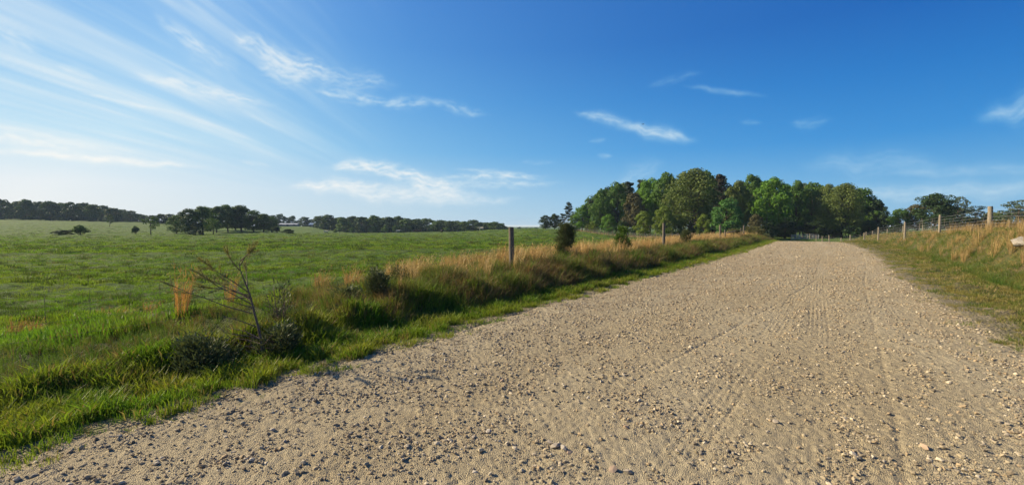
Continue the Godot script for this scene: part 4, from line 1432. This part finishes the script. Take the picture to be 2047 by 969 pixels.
func make_rocks() -> void:
	var o := part("boulder", rock_mesh(700, 0.42, 0.15, 0.34, 0.5), M.rock, self)
	o.position = spot(2052.0, 16.2) + Vector3(0, 0.03, 0)
	o.rotation = Vector3(0.1, 0.5, 0.22)
	tag(o, "pale grey boulder half sunk in the right grassy bank", "rock")
	# the largest loose stones on the road
	var st := [[1112, 905, .042, "largest dark stone in the small pile on the near road"], [1128, 912, .032, "stone at the right side of the near road pile"], [1142, 918, .026, "outer right stone of the near road pile"], [1100, 898, .026, "stone at the left side of the near road pile"],
		[975, 876, .028, "dark squarish stone left of the near road pile"], [1256, 868, .03, "dark stone right of and beyond the near road pile"], [945, 885, .024, "brown stone far left of the near road pile"], [948, 955, .026, "stone at the very bottom, left of centre"], [1230, 955, .034, "pale stone pair's left one at the bottom edge"], [1262, 957, .034, "pale stone pair's right one at the bottom edge"],
		[1178, 805, .022, "lone dark peaked stone in mid road"], [1003, 768, .026, "dark stone near the left gravel edge, mid distance"], [560, 895, .022, "brown stone lower left on the gravel"], [535, 870, .024, "flat pale stone lower left on the gravel"], [1865, 912, .034, "dark stone at the lower right of the road"], [1560, 860, .03, "reddish stone right of the wheel tracks"], [1720, 925, .03, "pale rounded stone lower right"]]
	var k := 0
	for a in st:
		var d: float = 1.6 * 900.0 / (a[1] - 450.0)
		var x: float = (a[0] - 1023.5) / 900.0 * d
		var s := x * RD - d * RX
		var t := x * RX + d * RD
		var m: StandardMaterial3D = [M.stone_a, M.stone_b, M.stone_c][k % 3]
		var p := part("stone", stone_mesh(720 + k, 0.7), m, self)
		p.scale = Vector3.ONE * a[2]
		p.rotation = Vector3(0.2, k * 1.7, 0.1)
		p.position = Vector3(x, road_height(s, t, road_left(t), road_right(t)) + a[2] * 0.25, -d)
		tag(p, a[3], "stone", "loose stones on the road")
		k += 1

func cow_mesh() -> ArrayMesh:
	# facing +x; one joined body: barrel, neck, head, four jointed legs, tail
	var mb := Mb.new()
	mb.tube([Vector3(-0.95, 1.12, 0), Vector3(-0.85, 1.08, 0), Vector3(-0.45, 1.02, 0), Vector3(0.1, 0.97, 0), Vector3(0.6, 1.02, 0), Vector3(0.85, 1.12, 0), Vector3(1.1, 1.25, 0), Vector3(1.22, 1.28, 0), Vector3(1.45, 1.12, 0), Vector3(1.62, 0.98, 0)], [0.12, 0.3, 0.36, 0.39, 0.36, 0.29, 0.2, 0.17, 0.14, 0.09], 10)
	for s in [-1.0, 1.0]:
		mb.tube([Vector3(-0.72, 1.0, s * 0.18), Vector3(-0.66, 0.68, s * 0.19), Vector3(-0.82, 0.46, s * 0.19), Vector3(-0.78, 0.0, s * 0.19)], [0.2, 0.13, 0.07, 0.06], 7)
		mb.tube([Vector3(0.6, 0.95, s * 0.18), Vector3(0.62, 0.6, s * 0.18), Vector3(0.6, 0.4, s * 0.18), Vector3(0.62, 0.0, s * 0.18)], [0.17, 0.1, 0.075, 0.06], 7)
		mb.tube([Vector3(1.2, 1.36, s * 0.1), Vector3(1.17, 1.4, s * 0.24), Vector3(1.15, 1.36, s * 0.3)], [0.04, 0.05, 0.01], 5)
	mb.tube([Vector3(-1.0, 1.2, 0), Vector3(-1.1, 0.9, 0), Vector3(-1.08, 0.5, 0)], [0.04, 0.025, 0.04], 5)
	return mb.mesh()

func make_far_things() -> void:
	var cm := cow_mesh()
	var k := 0
	for a in [[883.0, 205.0, "black", 1.9, "black cow standing broadside on the pasture crest"], [829.0, 232.0, "brown", 0.4, "left one of two brown cows grazing near the crest"], [836.5, 233.0, "brown", 0.2, "right one of two brown cows grazing near the crest"], [795.0, 228.0, "cream", 0.2, "cream cow lying light against the far wood"], [962.0, 190.0, "cream", 2.9, "tiny pale cow on the skyline right of the black cow"], [651.0, 205.0, "cream", 0.1, "pale cow below the tiny thin pasture tree"]]:
		var p := part("cow", cm, M["cow_" + a[2]], self)
		p.position = spot(a[0], a[1], 0.03)
		p.rotation.y = a[3]
		tag(p, a[4], "cow", "cattle on the pasture")
		k += 1
	# far barn: long low shed with a pale roof, and a blue-roofed house
	for a in [[577.0, 425.0, 17.0, 7.0, 2.0, 0.9, "roof_pale", "barn", "long low barn with a pale metal roof far across the pasture"], [629.0, 418.0, 8.0, 7.0, 2.2, 1.6, "roof_blue", "house", "small far house with a blue grey roof right of the barn"]]:
		var o := thing(a[7], a[8], a[7], spot(a[0], a[1], 0.1), 0.12)
		var w: float = a[2] * 0.5
		var dp: float = a[3] * 0.5
		var h: float = a[4]
		var b := Mb.new()
		b.box(Vector3(-w, -0.5, -dp), Vector3(w, h, dp))
		part("wall", b.mesh(), M.barn_wall, o)
		var r := Mb.new()
		var e := w + 0.4
		var ed := dp + 0.5
		var top: float = h + a[5]
		for s in [-1.0, 1.0]:
			var q := [Vector3(-e, h - 0.1, s * ed), Vector3(e, h - 0.1, s * ed), Vector3(e, top, 0), Vector3(-e, top, 0)]
			for up in [0.0, 0.08]:
				for idx in [0, 1, 2, 0, 2, 3]:
					r.v.append(q[idx] + Vector3(0, up, 0))
		for s in [-1.0, 1.0]:
			for idx in [Vector3(s * w, h, -dp), Vector3(s * w, h, dp), Vector3(s * w, top - 0.1, 0)]:
				r.v.append(idx)
		part("roof", r.mesh(), M[a[6]], o)
		for q in 3:
			var dm := Mb.new()
			var x := lerpf(-w * 0.7, w * 0.7, q / 2.0)
			dm.box(Vector3(x - 1.0, 0.0 if q == 1 else 1.0, dp + 0.003), Vector3(x + 1.0, 2.2, dp + 0.06))
			part("door" if q == 1 else "window", dm.mesh(), M.dark_opening, o)
	# a bird against the wisp of cloud
	var bd := thing("bird", "small dark bird flying before the right cloud wisp", "bird", Vector3(17.3, 14.9, -60.0), 0.6)
	var bm := Mb.new()
	bm.tube([Vector3(-0.16, 0, 0), Vector3(-0.08, 0.01, 0), Vector3(0.03, 0.01, 0), Vector3(0.1, 0.03, 0), Vector3(0.15, 0.03, 0)], [0.012, 0.03, 0.038, 0.025, 0.008], 7)
	part("body", bm.mesh(), M.bird, bd)
	for s in [-1.0, 1.0]:
		var wm := Mb.new()
		wm.tube([Vector3(0.02, 0.02, s * 0.02), Vector3(0.03, 0.07, s * 0.12), Vector3(-0.02, 0.05, s * 0.24)], [0.03, 0.025, 0.004], 6)
		part("wing", wm.mesh(), M.bird, bd)

func wood_mat(r: float, g: float, b: float, sd: int) -> StandardMaterial3D:
	var m := mat(r, g, b, 0.9)
	m.uv1_triplanar = true
	m.uv1_scale = Vector3(6.0, 0.5, 6.0)
	m.albedo_texture = noise_tex(256, 0.05, 4, Color(.5, .48, .46), Color(1, 1, 1), sd)
	return m

func make_materials() -> void:
	M.leaf_far = leaf_mat(.060, .105, .030, 0.5)
	M.leaf_far2 = leaf_mat(.090, .140, .034, 0.5)
	M.leaf_mid = leaf_mat(.100, .165, .032, 0.55)
	M.leaf_wood = leaf_mat(.085, .165, .023, 0.55)
	M.leaf_spring = leaf_mat(.115, .235, .022, 0.6)
	M.leaf_lime = leaf_mat(.160, .215, .030, 0.55)
	M.leaf_oak = leaf_mat(.118, .155, .034, 0.5)
	M.leaf_maple = leaf_mat(.080, .185, .040, 0.5)
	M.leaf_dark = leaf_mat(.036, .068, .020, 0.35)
	M.leaf_brown = leaf_mat(.095, .085, .034, 0.4)
	M.leaf_blue = leaf_mat(.090, .120, .070, 0.4)
	M.needle = leaf_mat(.026, .046, .022, 0.25)
	M.needle_brown = leaf_mat(.052, .044, .028, 0.25)
	M.needle_near = leaf_mat(.24, .22, .09, 0.6)
	M.cedar_dark = leaf_mat(.100, .118, .055, 0.45)
	M.cedar_olive = leaf_mat(.125, .125, .048, 0.4)
	M.bark = wood_mat(.13, .105, .08, 60)
	M.bark_pale = wood_mat(.34, .29, .23, 61)
	M.bark_cedar = wood_mat(.25, .19, .15, 62)
	M.post_dark = wood_mat(.24, .205, .165, 63)
	M.post_pale = wood_mat(.42, .36, .27, 64)
	M.dead_stalk = wood_mat(.34, .22, .13, 65)
	M.wire = mat(.42, .42, .41, 0.5)
	M.wire.metallic = 0.4
	M.wire_dark = mat(.13, .11, .09, 0.7)
	M.gate = mat(.52, .50, .46, 0.5)
	M.rock = wood_mat(.50, .46, .40, 66)
	M.rock.uv1_scale = Vector3(2, 2, 2)
	M.stone_a = mat(.30, .25, .195)
	M.stone_b = mat(.38, .33, .27)
	M.stone_c = mat(.36, .26, .18)
	M.cow_black = mat(.018, .016, .015, 0.7)
	M.cow_brown = mat(.075, .045, .03, 0.7)
	M.cow_cream = mat(.5, .43, .32, 0.7)
	M.barn_wall = mat(.20, .18, .16)
	M.roof_pale = mat(.36, .37, .39, 0.6)
	M.roof_blue = mat(.14, .20, .28, 0.6)
	M.dark_opening = mat(.03, .03, .03)
	M.bird = mat(.02, .02, .02)

func _ready() -> void:
	rng.seed = 1
	noise.seed = 11
	noise.noise_type = FastNoiseLite.TYPE_SIMPLEX_SMOOTH
	noise.frequency = 1.0
	noise.fractal_type = FastNoiseLite.FRACTAL_NONE
	noise2.seed = 12
	noise2.noise_type = FastNoiseLite.TYPE_SIMPLEX_SMOOTH
	noise2.frequency = 1.0
	noise2.fractal_octaves = 2
	for c in COLS:
		col_az.append(atan(c[0]))
	for r in ROWS:
		row_ln.append(log(r))
	set_view_and_light()
	make_materials()
	make_ground()
	make_road()
	make_fences()
	make_trees()
	make_far_things()
	make_sapling()
	make_shrubs()
	make_rocks()
	rng.seed = 2
	make_gravel()
	rng.seed = 3
	make_grass()
